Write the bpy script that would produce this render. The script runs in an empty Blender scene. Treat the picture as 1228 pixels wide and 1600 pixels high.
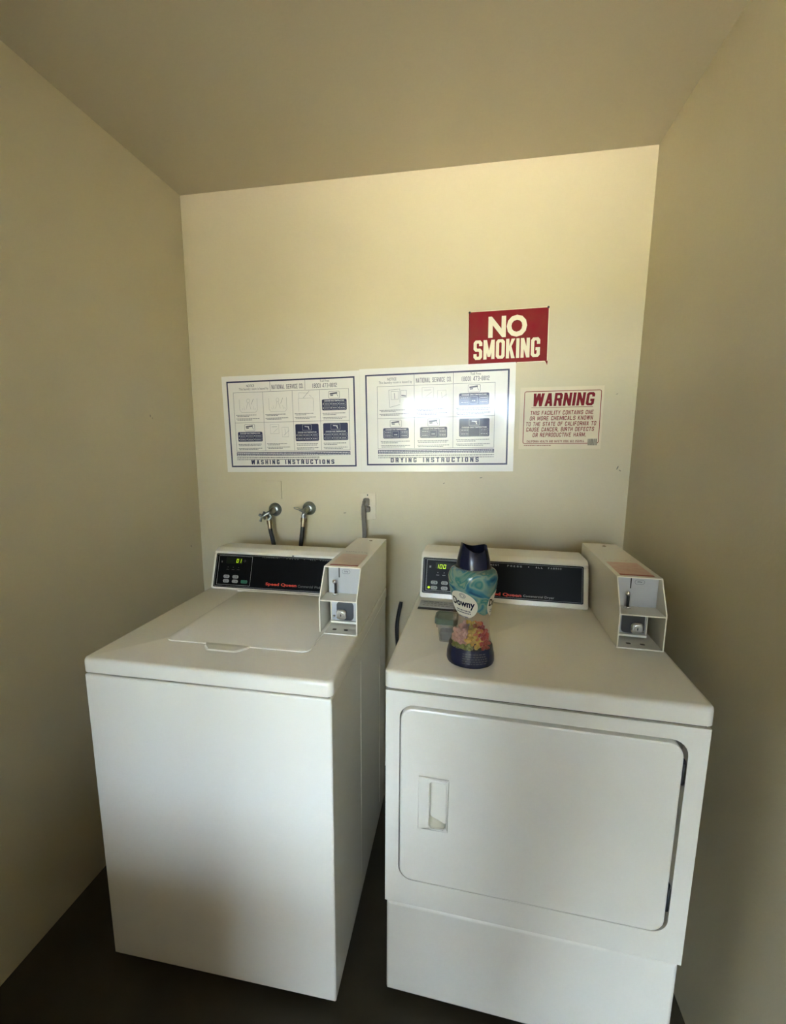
import bpy, bmesh, math, random
from mathutils import Vector, Matrix

S = bpy.context.scene
COL = S.collection
PI = math.pi
rnd = random.Random(7)

# ------------------------------------------------------------------ camera
YAW, PITCH, ROLL = -0.176995, -0.1516085, 0.0071938
CAM = Vector((0.170956, -1.725046, 1.443757))
F_PX = 667.108
def camera():
    fw = Vector((math.sin(YAW)*math.cos(PITCH), math.cos(YAW)*math.cos(PITCH), math.sin(PITCH)))
    r = Vector((math.cos(YAW), -math.sin(YAW), 0)); u = r.cross(fw)
    r2 = math.cos(ROLL)*r + math.sin(ROLL)*u
    u2 = -math.sin(ROLL)*r + math.cos(ROLL)*u
    m = Matrix.Identity(4)
    for i in range(3):
        m[i][0], m[i][1], m[i][2], m[i][3] = r2[i], u2[i], -fw[i], CAM[i]
    cd = bpy.data.cameras.new('camera'); c = bpy.data.objects.new('camera', cd)
    COL.objects.link(c); c.matrix_world = m
    cd.sensor_fit = 'HORIZONTAL'; cd.sensor_width = 36.0; cd.lens = F_PX*36.0/1228.0
    cd.clip_start = 0.02; cd.clip_end = 200
    S.camera = c
camera()

# ------------------------------------------------------------------ sky, sun, exposure
S.view_settings.view_transform = 'Standard'
S.view_settings.look = 'None'
S.view_settings.gamma = 1.0
S.view_settings.use_curve_mapping = False
S.view_settings.exposure = 4.2
W = bpy.data.worlds.new('sky'); S.world = W; W.use_nodes = True
nt = W.node_tree
bg = nt.nodes['Background']
bg.inputs[0].default_value = (0.62, 0.78, 1.0, 1.0)
bg.inputs[1].default_value = 3.2
sd = bpy.data.lights.new('sun', 'SUN'); sd.energy = 34.0; sd.angle = 0.01; sd.color = (1.0, 0.95, 0.87)
so = bpy.data.objects.new('sun', sd); COL.objects.link(so)
so.rotation_euler = Vector((0.55, 0.10, -1.15)).to_track_quat('-Z', 'Y').to_euler()

# room dimensions (metres, from the measured perspective)
XL, XR, H = -1.0267, 0.7565, 2.447
YF = -2.45                    # inner face of the entrance wall
DX0, DX1, DZ = 0.03, 0.755, 2.10   
NX0, NX1, NZ0, NZ1 = -0.52, -0.03, 0.76, 2.10   # open window added beside the door to shape the light
LOW_SCREEN = 0.55  # height of an added low wall that dims the lower part of the room
WXL, WXR, ROOF, FARH = -1.6, 1.6, -7.6, 2.8   # added breezeway and far screen outside, sized to narrow the light  # doorway

# ------------------------------------------------------------------ materials
def mat(name, col, rough=0.5, metal=0.0, var=0.0, scale=8.0, bump=0.0, bscale=120.0, coat=0.0,
        spec=0.5, emit=0.0, trans=0.0, coat_rough=0.08, bdist=0.002, var2=None, ior=1.45):
    m = bpy.data.materials.new(name); m.use_nodes = True
    n, l = m.node_tree.nodes, m.node_tree.links
    b = n['Principled BSDF']
    b.inputs['Roughness'].default_value = rough
    b.inputs['Metallic'].default_value = metal
    b.inputs['Specular IOR Level'].default_value = spec
    b.inputs['Coat Weight'].default_value = coat
    b.inputs['Coat Roughness'].default_value = coat_rough
    b.inputs['Transmission Weight'].default_value = trans
    b.inputs['IOR'].default_value = ior
    c4 = (*col, 1.0)
    b.inputs['Base Color'].default_value = c4
    if emit:
        b.inputs['Emission Color'].default_value = c4
        b.inputs['Emission Strength'].default_value = emit
    tc = n.new('ShaderNodeTexCoord')
    if var:
        t = n.new('ShaderNodeTexNoise'); t.inputs['Scale'].default_value = scale; t.inputs['Detail'].default_value = 5
        r = n.new('ShaderNodeValToRGB')
        r.color_ramp.elements[0].position = 0.3; r.color_ramp.elements[1].position = 0.75
        d = var2 if var2 else tuple(x*(1-var) for x in col)
        r.color_ramp.elements[0].color = (*d, 1.0); r.color_ramp.elements[1].color = c4
        l.new(tc.outputs['Object'], t.inputs['Vector']); l.new(t.outputs['Fac'], r.inputs['Fac'])
        l.new(r.outputs['Color'], b.inputs['Base Color'])
    if bump:
        t = n.new('ShaderNodeTexNoise'); t.inputs['Scale'].default_value = bscale; t.inputs['Detail'].default_value = 3
        k = n.new('ShaderNodeBump'); k.inputs['Strength'].default_value = bump; k.inputs['Distance'].default_value = bdist
        l.new(tc.outputs['Object'], t.inputs['Vector']); l.new(t.outputs['Fac'], k.inputs['Height'])
        l.new(k.outputs['Normal'], b.inputs['Normal'])
    return m

M = {}
M['wall'] = mat('cream_wall_paint', (0.67, 0.60, 0.41), 0.42, var=0.06, scale=2.5, bump=0.25, bscale=90, spec=0.4)
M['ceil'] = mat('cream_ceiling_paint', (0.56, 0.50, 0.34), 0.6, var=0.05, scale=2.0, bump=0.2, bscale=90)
M['floor'] = mat('dark_brown_floor', (0.062, 0.05, 0.028), 0.5, var=0.4, scale=5, bump=0.2, bscale=30)
M['ground'] = mat('outdoor_ground', (0.46, 0.42, 0.36), 0.9, var=0.25, scale=1.5)
M['grass'] = mat('sunlit_lawn', (0.22, 0.27, 0.07), 0.9, var=0.3, scale=3)
M['absorber'] = mat('brown_light_absorber', (0.10, 0.075, 0.05), 0.9, var=0.2, scale=6)  # dark tone given to unseen walls and roof to soak up bounced light
M['sky_screen'] = mat('far_sky_screen', (0.30, 0.28, 0.20), 0.9, var=0.5, scale=4)  # for the added far screen, toned to tint the incoming light
M['enamel'] = mat('white_enamel', (0.90, 0.86, 0.735), 0.22, var=0.03, scale=5, bump=0.03, bscale=300, spec=0.5, bdist=0.0005)
M['seam'] = mat('dark_seam', (0.10, 0.085, 0.06), 0.7)
M['greypaint'] = mat('pale_grey_paint', (0.48, 0.49, 0.50), 0.4, var=0.05, scale=20)
M['fascia'] = mat('black_fascia', (0.006, 0.006, 0.006), 0.35, spec=0.08)
M['silver'] = mat('silver_print', (0.45, 0.45, 0.43), 0.4)
M['dimprint'] = mat('dim_grey_print', (0.13, 0.13, 0.12), 0.5)
M['redprint'] = mat('red_print', (0.75, 0.06, 0.03), 0.4)
M['button'] = mat('grey_button', (0.36, 0.36, 0.34), 0.5)
M['green'] = mat('green_button', (0.02, 0.14, 0.07), 0.45)
M['glassdark'] = mat('display_window', (0.012, 0.016, 0.008), 0.3, spec=0.1)
M['led'] = mat('lit_display_segment', (0.50, 0.80, 0.01), 0.5, emit=0.055)
M['chrome'] = mat('chrome', (0.75, 0.74, 0.72), 0.12, metal=1.0)
M['steel'] = mat('galvanised_steel', (0.36, 0.385, 0.37), 0.34, metal=0.9, var=0.35, scale=60)
M['lockwell'] = mat('dark_lock_recess', (0.06, 0.063, 0.066), 0.35, metal=0.6)
M['brass'] = mat('worn_brass', (0.42, 0.33, 0.20), 0.35, metal=0.8, var=0.4, scale=90)
M['rubber'] = mat('black_rubber', (0.02, 0.018, 0.016), 0.5)
M['cord'] = mat('grey_cord', (0.20, 0.18, 0.15), 0.55, var=0.15, scale=40)
M['ivory'] = mat('ivory_plastic', (0.72, 0.64, 0.47), 0.4, var=0.05, scale=30)
M['sheet'] = mat('laminated_white_sheet', (0.84, 0.82, 0.76), 0.3, coat=0.30, coat_rough=0.07, var=0.02, scale=4)
M['navy'] = mat('navy_ink', (0.012, 0.018, 0.075), 0.4, coat=0.30, coat_rough=0.07)
M['greyink'] = mat('grey_ink', (0.10, 0.10, 0.13), 0.35, coat=0.30, coat_rough=0.07)
M['midink'] = mat('mid_grey_ink', (0.24, 0.24, 0.25), 0.35, coat=0.30, coat_rough=0.07)
M['paleink'] = mat('pale_ink', (0.36, 0.36, 0.35), 0.35, coat=0.30, coat_rough=0.07)
M['whiteink'] = mat('white_ink', (0.75, 0.75, 0.74), 0.35, coat=0.30, coat_rough=0.07)
M['redsign'] = mat('red_sign_face', (0.27, 0.006, 0.02), 0.5, spec=0.12, var=0.5, scale=14, var2=(0.23, 0.03, 0.022))
M['creamink'] = mat('cream_sign_lettering', (0.84, 0.76, 0.55), 0.4)
M['warnsheet'] = mat('yellowed_sign_sheet', (0.76, 0.67, 0.48), 0.4, var=0.08, scale=12)
M['warnink'] = mat('dark_red_ink', (0.25, 0.010, 0.02), 0.5, spec=0.15, var=0.25, scale=40)
M['barcode'] = mat('barcode_patch', (0.10, 0.09, 0.06), 0.5)
M['stickpink'] = mat('faded_pink_sticker', (0.58, 0.34, 0.27), 0.5, var=0.2, scale=60, var2=(0.62, 0.44, 0.35))
M['stickcream'] = mat('cream_pink_sticker', (0.66, 0.48, 0.38), 0.5, var=0.2, scale=50, var2=(0.68, 0.55, 0.43))
M['stickred'] = mat('dark_red_sticker_band', (0.28, 0.035, 0.025), 0.5)
M['bluecap'] = mat('navy_plastic', (0.013, 0.015, 0.040), 0.22, spec=0.6)
M['lidgreen'] = mat('grey_green_lid', (0.10, 0.135, 0.085), 0.35, var=0.1, scale=40)
M['lint'] = mat('dark_grey_residue', (0.16, 0.16, 0.14), 0.7, var=0.3, scale=80)
M['label'] = mat('cream_label', (0.72, 0.68, 0.56), 0.35)

def clear_plastic(name, tint, fac):
    m = bpy.data.materials.new(name); m.use_nodes = True
    n, l = m.node_tree.nodes, m.node_tree.links
    b = n['Principled BSDF']; out = n['Material Output']
    b.inputs['Base Color'].default_value = (*tint, 1); b.inputs['Roughness'].default_value = 0.12
    t = n.new('ShaderNodeBsdfTransparent'); t.inputs[0].default_value = (0.95, 0.93, 0.90, 1)
    x = n.new('ShaderNodeMixShader'); x.inputs[0].default_value = fac
    l.new(t.outputs[0], x.inputs[1]); l.new(b.outputs[0], x.inputs[2]); l.new(x.outputs[0], out.inputs[0])
    return m
M['clear'] = clear_plastic('clear_bottle_plastic', (0.55, 0.42, 0.35), 0.20)
M['tub'] = clear_plastic('cloudy_tub_plastic', (0.45, 0.45, 0.40), 0.35)

def swirl_material():
    m = bpy.data.materials.new('teal_swirl_print'); m.use_nodes = True
    n, l = m.node_tree.nodes, m.node_tree.links
    b = n['Principled BSDF']; b.inputs['Roughness'].default_value = 0.2
    tc = n.new('ShaderNodeTexCoord'); t = n.new('ShaderNodeTexNoise')
    t.inputs['Scale'].default_value = 15; t.inputs['Detail'].default_value = 2; t.inputs['Distortion'].default_value = 1.6
    r = n.new('ShaderNodeValToRGB'); e = r.color_ramp.elements
    e[0].position = 0.30; e[0].color = (0.015, 0.05, 0.13, 1)
    e[1].position = 0.42; e[1].color = (0.05, 0.20, 0.26, 1)
    for p, c in ((0.50, (0.22, 0.34, 0.26)), (0.57, (0.04, 0.20, 0.19)), (0.66, (0.30, 0.38, 0.24)), (0.75, (0.06, 0.16, 0.24))):
        k = e.new(p); k.color = (*c, 1)
    l.new(tc.outputs['Object'], t.inputs['Vector']); l.new(t.outputs['Fac'], r.inputs['Fac'])
    l.new(r.outputs['Color'], b.inputs['Base Color'])
    return m
M['swirl'] = swirl_material()

# ------------------------------------------------------------------ geometry helpers
class MB:
    """collects shapes; build() links them as one mesh object"""
    def __init__(s): s.bm = bmesh.new(); s.mi = 0
    def _done(s, faces):
        for f in faces: f.material_index = s.mi
    def box(s, x0, x1, y0, y1, z0, z1, bev=0.0, seg=2):
        tmp = bmesh.new()
        vs = [tmp.verts.new((x, y, z)) for x in (x0, x1) for y in (y0, y1) for z in (z0, z1)]
        for q in ((0,1,3,2), (4,6,7,5), (0,4,5,1), (2,3,7,6), (0,2,6,4), (1,5,7,3)):
            tmp.faces.new([vs[i] for i in q])
        if bev:
            r = bmesh.ops.bevel(tmp, geom=list(tmp.edges), offset=bev, segments=seg, profile=0.5, affect='EDGES')
            for f in r['faces']: f.smooth = True
        s.merge(tmp); return s
    def merge(s, tmp, matrix=None):
        tmp.normal_update()
        mp = {}
        for v in tmp.verts:
            mp[v] = s.bm.verts.new(matrix @ v.co if matrix else v.co)
        for f in tmp.faces:
            try: g = s.bm.faces.new([mp[v] for v in f.verts])
            except ValueError: continue
            g.smooth = f.smooth; g.material_index = s.mi
        tmp.free(); return s
    def rings(s, rings, cap0=True, cap1=True, smooth=True, closed=True):
        V = [[s.bm.verts.new(p) for p in r] for r in rings]
        n = len(V[0]); fs = []
        for a, b in zip(V, V[1:]):
            for i in range(n if closed else n-1):
                j = (i+1) % n
                try: f = s.bm.faces.new((a[i], a[j], b[j], b[i]))
                except ValueError: continue
                f.smooth = smooth; fs.append(f)
        if cap0: fs.append(s.bm.faces.new(list(reversed(V[0]))))
        if cap1: fs.append(s.bm.faces.new(V[-1]))
        s._done(fs); return s
    def prism(s, poly, axis, a, b):
        """polygon (two coords) extruded along axis from a to b"""
        def P(q, t):
            return {'x': (t, q[0], q[1]), 'y': (q[0], t, q[1]), 'z': (q[0], q[1], t)}[axis]
        return s.rings([[P(q, a) for q in poly], [P(q, b) for q in poly]], smooth=False)
    def tube(s, pts, r, seg=10, rad=None):
        pts = [Vector(p) for p in pts]; R = []
        up = Vector((0.13, 0.31, 0.94))
        for i, p in enumerate(pts):
            d = (pts[min(i+1, len(pts)-1)] - pts[max(i-1, 0)]).normalized()
            x = d.cross(up)
            if x.length < 0.05: x = d.cross(Vector((1, 0, 0)))
            x.normalize(); y = d.cross(x); up = up if abs(d.dot(up)) < .95 else x
            k = rad[i] if rad else r
            R.append([p + x*k*math.cos(2*PI*j/seg) + y*k*math.sin(2*PI*j/seg) for j in range(seg)])
        return s.rings(R)
    def cyl(s, p0, p1, r0, r1=None, seg=20, bev=0.0):
        p0, p1 = Vector(p0), Vector(p1); r1 = r0 if r1 is None else r1
        d = (p1-p0).normalized(); x = d.cross(Vector((0.2, 0.1, 1)) if abs(d.z) < .9 else Vector((1, 0.1, 0))).normalized(); y = d.cross(x)
        def ring(p, r): return [p + x*r*math.cos(2*PI*j/seg) + y*r*math.sin(2*PI*j/seg) for j in range(seg)]
        L = [ring(p0, r0)]
        if bev: L += [ring(p1-d*bev, r1), ring(p1-d*bev*0.3, r1-bev*0.3), ring(p1, r1-bev)]
        else: L.append(ring(p1, r1))
        return s.rings(L)
    def lathe(s, prof, seg=32, o=(0, 0, 0), axis='z', sy=1.0, cap0=True, cap1=True):
        R = []
        for r, h in prof:
            ring = []
            for j in range(seg):
                a = 2*PI*j/seg; c, d = r*math.cos(a), r*math.sin(a)*sy
                if axis == 'z': ring.append((o[0]+c, o[1]+d, o[2]+h))
                elif axis == 'y': ring.append((o[0]+c, o[1]-h, o[2]+d))
            R.append(ring)
        return s.rings(R, cap0, cap1)
    def sphere(s, c, r, u=12, v=8):
        return s.lathe([(max(r*math.sin(PI*i/v), r*0.02), -r*math.cos(PI*i/v)) for i in range(v+1)], u, c)
    def slab(s, x0, x1, z0, z1, r, steps, seg=5, cap0=True, cap1=True, plane='xz'):
        """rounded rectangle lofted through (inset, depth) steps; depth runs along y (plane xz) or z (plane xy)"""
        L = []
        for ins, y in steps:
            L.append([(a, y, b) if plane == 'xz' else (a, b, y) for a, b in rrect(x0+ins, x1-ins, z0+ins, z1-ins, max(r-ins, 0.0004), seg)])
        n0 = len(s.bm.faces)
        s.rings(L, cap0, cap1)
        s.bm.faces.ensure_lookup_table()
        return s
    def holeplate(s, x0, x1, z0, z1, hole, y0, y1):
        """rectangular plate with a rounded hole (list of x,z running round)"""
        cx = sum(p[0] for p in hole)/len(hole); cz = sum(p[1] for p in hole)/len(hole)
        out = [(x1 if p[0] > cx else x0, z1 if p[1] > cz else z0) for p in hole]
        R = [[(p[0], y1, p[1]) for p in hole], [(p[0], y0, p[1]) for p in hole], [(p[0], y0, p[1]) for p in out], [(p[0], y1, p[1]) for p in out]]
        V = [[s.bm.verts.new(q) for q in r] for r in R]
        n = len(hole)
        for a, b in ((0, 1), (1, 2), (2, 3), (3, 0)):
            for i in range(n):
                j = (i+1) % n; q = [V[a][i], V[a][j], V[b][j], V[b][i]]
                u = []
                for v in q:
                    if not any((v.co-w.co).length < 1e-7 for w in u): u.append(v)
                if len(u) > 2:
                    f = s.bm.faces.new(u); f.material_index = s.mi; f.smooth = (a, b) == (0, 1)
        return s
    def rect(s, x0, x1, z0, z1, y):
        f = s.bm.faces.new([s.bm.verts.new(p) for p in ((x0, y, z0), (x1, y, z0), (x1, y, z1), (x0, y, z1))])
        f.material_index = s.mi; return s
    def frame(s, x0, x1, z0, z1, t, y):
        s.rect(x0, x1, z0, z0+t, y); s.rect(x0, x1, z1-t, z1, y); s.rect(x0, x0+t, z0+t, z1-t, y); s.rect(x1-t, x1, z0+t, z1-t, y); return s
    def poly(s, pts, y):
        f = s.bm.faces.new([s.bm.verts.new((p[0], y, p[1])) for p in pts]); f.material_index = s.mi; return s
    def line(s, a, b, t, y):
        a, b = Vector(a), Vector(b); d = (b-a).normalized(); n = Vector((-d.y, d.x))*t/2
        return s.poly([a-n, b-n, b+n, a+n], y)
    def text(s, string, x0, x1, z0, z1, y, bold=0.0, fn=None, shear=0.0):
        vs, fs = glyphs(string, bold, shear)
        V = []
        for u, v in vs:
            p = Vector((x0+(x1-x0)*u, y, z0+(z1-z0)*v))
            V.append(s.bm.verts.new(fn(p) if fn else p))
        for f in fs:
            try: g = s.bm.faces.new([V[i] for i in f]); g.material_index = s.mi
            except ValueError: pass
        return s
    def xform(s, m):
        bmesh.ops.transform(s.bm, matrix=m, verts=s.bm.verts); return s
    def build(s, name, mats, parent=None, angle=None, kind=None, label=None):
        s.bm.normal_update()
        me = bpy.data.meshes.new(name); s.bm.to_mesh(me); s.bm.free()
        for m in (mats if isinstance(mats, (list, tuple)) else [mats]): me.materials.append(m)
        if angle: me.set_sharp_from_angle(angle=math.radians(angle))
        o = bpy.data.objects.new(name, me); COL.objects.link(o)
        if parent: o.parent = parent
        if kind: o['kind'] = kind
        if label: o['label'] = label
        return o

def rrect(x0, x1, z0, z1, r, seg=5):
    P = []
    for cx, cz, a0 in ((x1-r, z0+r, -PI/2), (x1-r, z1-r, 0), (x0+r, z1-r, PI/2), (x0+r, z0+r, PI)):
        for i in range(seg+1):
            a = a0 + PI/2*i/seg; P.append((cx+r*math.cos(a), cz+r*math.sin(a)))
    return P

GL = {}
def glyphs(string, bold, shear):
    k = (string, bold, shear)
    if k not in GL:
        c = bpy.data.curves.new('lettering', 'FONT'); c.body = string; c.resolution_u = 3; c.offset = bold; c.shear = shear
        c.fill_mode = 'FRONT'
        o = bpy.data.objects.new('lettering', c)
        COL.objects.link(o); bpy.context.view_layer.update()
        me = bpy.data.meshes.new_from_object(o)
        v = [(p.co.x, p.co.y) for p in me.vertices]; f = [tuple(p.vertices) for p in me.polygons]
        COL.objects.unlink(o); bpy.data.objects.remove(o); bpy.data.curves.remove(c); bpy.data.meshes.remove(me)
        xa, xb = min(p[0] for p in v), max(p[0] for p in v); ya, yb = min(p[1] for p in v), max(p[1] for p in v)
        GL[k] = ([((p[0]-xa)/(xb-xa), (p[1]-ya)/(yb-ya)) for p in v], f)
    return GL[k]

# heavy condensed block capitals, drawn as polygons in a unit cell
BW = {'I': 0.36, 'M': 1.28, 'W': 1.42, '.': 0.34, ',': 0.34, ' ': 0.62, '-': 0.62, '(': 0.5, ')': 0.5, '1': 0.5}
def block_letter(ch, t, u):
    """polygons for one letter; t = upright thickness, u = bar thickness (both in cell units)"""
    c, m = 0.22, 0.12
    def ring(x0, y0, x1, y1, keep, cx=c, cy=m):
        o = [(x0+cx, y0), (x1-cx, y0), (x1, y0+cy), (x1, y1-cy), (x1-cx, y1), (x0+cx, y1), (x0, y1-cy), (x0, y0+cy)]
        a, b, d, e = x0+t, y0+u, x1-t, y1-u; k, l = cx*0.35, cy*0.35
        i = [(a+k, b), (d-k, b), (d, b+l), (d, e-l), (d-k, e), (a+k, e), (a, e-l), (a, b+l)]
        return [[o[q], o[(q+1) % 8], i[(q+1) % 8], i[q]] for q in keep]
    R = lambda x0, y0, x1, y1: [(x0, y0), (x1, y0), (x1, y1), (x0, y1)]
    al = range(8); L = R(0, 0, t, 1); h0, h1 = 0.5-u/2, 0.5+u/2
    D = {
     'A': [[(0, 0), (t, 0), (0.5+t*0.45, 1), (0.5-t*0.6, 1)], [(1-t, 0), (1, 0), (0.5+t*0.6, 1), (0.5-t*0.45, 1)], R(0.22, 0.2, 0.78, 0.2+u)],
     'B': [L]+ring(0, h0, 1, 1, (0, 1, 2, 3, 4))+ring(0, 0, 1, h1, (0, 1, 2, 3, 4))+[R(0, 0, 0.4, u), R(0, 1-u, 0.4, 1), R(0, h0, 0.4, h1)],
     'C': ring(0, 0, 1, 1, (0, 1, 3, 4, 5, 6, 7))+[R(1-t, m, 1, 0.36), R(1-t, 0.64, 1, 1-m)],
     'D': [L]+ring(0, 0, 1, 1, (0, 1, 2, 3, 4))+[R(0, 0, 0.4, u), R(0, 1-u, 0.4, 1)],
     'E': [L, R(0, 0, 0.95, u), R(0, 1-u, 0.95, 1), R(0, h0, 0.82, h1)],
     'F': [L, R(0, 1-u, 0.95, 1), R(0, h0, 0.82, h1)],
     'G': ring(0, 0, 1, 1, (0, 1, 3, 4, 5, 6, 7))+[R(1-t, m, 1, 0.5), R(0.5, 0.5-u, 1, 0.5), R(1-t, 0.66, 1, 1-m)],
     'H': [L, R(1-t, 0, 1, 1), R(0, h0, 1, h1)],
     'I': [R(0, 0, 1, 1)],
     'J': ring(0, 0, 1, 1, (0, 1, 7))+[R(1-t, m, 1, 1), R(0, m, t, 0.3)],
     'K': [L, [(t, 0.36), (t, 0.62), (1-t*1.1, 1), (1, 1)], [(t*0.9, 0.62), (t*1.5, 0.72), (1, 0), (1-t*1.15, 0)]],
     'L': [L, R(0, 0, 0.92, u)],
     'M': [R(0, 0, t*0.8, 1), R(1-t*0.8, 0, 1, 1), [(0, 1), (t*0.85, 1), (0.5+t*0.32, 0.12), (0.5-t*0.32, 0.12)], [(1-t*0.85, 1), (1, 1), (0.5+t*0.32, 0.12), (0.5-t*0.32, 0.12)]],
     'N': [L, R(1-t, 0, 1, 1), [(0, 1), (t, 1), (1, 0), (1-t, 0)]],
     'O': ring(0, 0, 1, 1, al),
     'P': [L]+ring(0, 0.42, 1, 1, (0, 1, 2, 3, 4))+[R(0, 1-u, 0.4, 1), R(0, 0.42, 0.4, 0.42+u)],
     'R': [L]+ring(0, 0.42, 1, 1, (0, 1, 2, 3, 4))+[R(0, 1-u, 0.4, 1), R(0, 0.42, 0.4, 0.42+u), [(1-t, 0), (1, 0), (0.95, 0.48), (0.45, 0.48)]],
     'S': ring(0, h0, 1, 1, (0, 3, 4, 5, 6, 7))+ring(0, 0, 1, h1, (0, 1, 2, 3, 4, 7))+[R(1-t, 0.70, 1, 1-m), R(0, m, t, 0.30)],
     'T': [R(0.5-t/2, 0, 0.5+t/2, 1), R(0, 1-u, 1, 1)],
     'U': ring(0, 0, 1, 1, (0, 1, 7))+[R(0, m, t, 1), R(1-t, m, 1, 1)],
     'V': [[(0, 1), (t, 1), (0.5+t*0.45, 0), (0.5-t*0.5, 0)], [(1-t, 1), (1, 1), (0.5+t*0.5, 0), (0.5-t*0.45, 0)]],
     'W': [[(0, 1), (t*0.75, 1), (0.25+t*0.38, 0), (0.25-t*0.36, 0)], [(0.25-t*0.36, 0), (0.25+t*0.38, 0), (0.5+t*0.36, 1), (0.5-t*0.36, 1)], [(0.5-t*0.36, 1), (0.5+t*0.36, 1), (0.75+t*0.36, 0), (0.75-t*0.38, 0)], [(1-t*0.75, 1), (1, 1), (0.75+t*0.36, 0), (0.75-t*0.38, 0)]],
     'X': [[(0, 0), (t, 0), (1, 1), (1-t, 1)], [(0, 1), (t, 1), (1, 0), (1-t, 0)]],
     'Y': [R(0.5-t/2, 0, 0.5+t/2, 0.5), [(0, 1), (t, 1), (0.5+t/2, 0.42), (0.5-t/2, 0.42)], [(1-t, 1), (1, 1), (0.5+t/2, 0.42), (0.5-t/2, 0.42)]],
     '.': [R(0, 0, 1, u)], ',': [R(0, 0, 1, u), [(0.4, 0), (1, 0), (0.5, -u), (0.1, -u)]], '-': [R(0, 0.42, 1, 0.42+u)],
     '0': ring(0, 0, 1, 1, al), '1': [R(0.45, 0, 1, 1), [(0, 0.74), (0.45, 0.86), (0.45, 1), (0, 0.86)]],
     '2': ring(0, h0, 1, 1, (0, 1, 2, 3, 4, 5))+[R(0, u*0.9, t, 0.5), R(0, 0, 1, u), R(0, 0.70, t, 1-m)],
     '3': ring(0, h0, 1, 1, (0, 1, 2, 3, 4, 5))+ring(0, 0, 1, h1, (0, 1, 2, 3, 4, 7)),
     '4': [R(1-t*1.2, 0, 1-t*0.2, 1), R(0, 0.22, 1, 0.22+u), [(0, 0.3), (t, 0.3), (1-t*0.4, 1), (1-t*1.2, 1)]],
     '5': ring(0, 0, 1, 0.62, (0, 1, 2, 3, 4, 7))+[R(0, 0.45, t, 1), R(0, 1-u, 1, 1)],
     '6': ring(0, 0, 1, 0.58, al)+[R(0, 0.3, t, 1-m)]+ring(0, 0, 1, 1, (4, 5)),
     '7': [R(0, 1-u, 1, 1), [(0.2, 0), (0.2+t, 0), (1, 1-u), (1-t, 1-u)]],
     '8': ring(0, h0, 1, 1, al)+ring(0, 0, 1, h1, al),
     '9': ring(0, 0.42, 1, 1, al)+[R(1-t, m, 1, 0.7)]+ring(0, 0, 1, 1, (0, 1)),
     '(': [R(0, 0.12, 0.5, 0.88), [(0, 0.12), (0.5, 0.12), (1, 0), (0.6, -0.06)], [(0, 0.88), (0.5, 0.88), (1, 1), (0.6, 1.06)]],
     ')': [R(0.5, 0.12, 1, 0.88), [(0.5, 0.12), (1, 0.12), (0.4, -0.06), (0, 0)], [(0.5, 0.88), (1, 0.88), (0.4, 1.06), (0, 1)]],
    }
    return D.get(ch, [])
def block_text(mb, string, x0, x1, z0, z1, y, t=0.30, u=0.17, gap=0.16, shear=0.0):
    W_ = [BW.get(ch, 1.0) for ch in string]
    tot = sum(W_) + gap*(len(string)-1); k = (x1-x0)/tot; x = x0
    for ch, w in zip(string, W_):
        for i, poly in enumerate(block_letter(ch, t if w >= 0.9 else min(t/w, 1), u)):
            pts = [(x+p[0]*w*k+shear*(p[1]-0.5)*(z1-z0), z0+p[1]*(z1-z0)) for p in poly]
            ar = sum(a[0]*b[1]-b[0]*a[1] for a, b in zip(pts, pts[1:]+pts[:1]))
            mb.poly(pts if ar > 0 else pts[::-1], y-i*0.00003)
        x += (w+gap)*k
    return mb

def tag(o, label, cat, group=None):
    o['label'] = label; o['category'] = cat
    if group: o['group'] = group
    return o
def thing(name, label, cat, loc=(0, 0, 0), rz=0.0, ry=0.0, group=None):
    o = bpy.data.objects.new(name, None); COL.objects.link(o); o.empty_display_size = 0.05
    o.location = loc; o.rotation_euler = (0, ry, rz)
    return tag(o, label, cat, group)
def struct(name, mb, m): return mb.build(name, m, kind='structure')

# ------------------------------------------------------------------ room shell
T = 0.12
struct('floor', MB().box(XL-T, XR+T, YF-T, T, -0.10, 0), M['floor'])
struct('ceiling', MB().box(XL-T, XR+T, YF-T, T, H, H+0.12), M['ceil'])
struct('wall_back', MB().box(XL-T, XR+T, 0, T, 0, H), M['wall'])
struct('wall_left', MB().box(XL-T, XL, YF, 0, 0, H), M['wall'])
struct('wall_right', MB().box(XR, XR+T, YF, 0, 0, H), M['wall'])
struct('wall_front', MB().box(XL-T, NX0, YF-T, YF, 0, H).box(NX1, DX0, YF-T, YF, 0, H).box(DX1, XR+T, YF-T, YF, 0, H).box(DX0, DX1, YF-T, YF, DZ, H).box(NX0, NX1, YF-T, YF, 0, NZ0).box(NX0, NX1, YF-T, YF, NZ1, H), M['absorber'])
wf = MB()
for q in ((NX0, NX0+0.03, NZ0, NZ1), (NX1-0.03, NX1, NZ0, NZ1), (NX0+0.03, NX1-0.03, NZ0, NZ0+0.03), (NX0+0.03, NX1-0.03, NZ1-0.03, NZ1)):
    wf.box(q[0], q[1], YF-T*0.7, YF-T*0.35, q[2], q[3], 0.003)
struct('window_added', wf, M['ceil'])  # unseen opening, added for the light it lets in
tr = MB()
tr.box(DX0-0.06, DX0, YF, YF+0.015, 0, DZ+0.06, 0.003).box(DX1, DX1+0.06, YF, YF+0.015, 0, DZ+0.06, 0.003).box(DX0, DX1, YF, YF+0.015, DZ, DZ+0.06, 0.003)
struct('trim_1', tr, M['absorber'])
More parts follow.
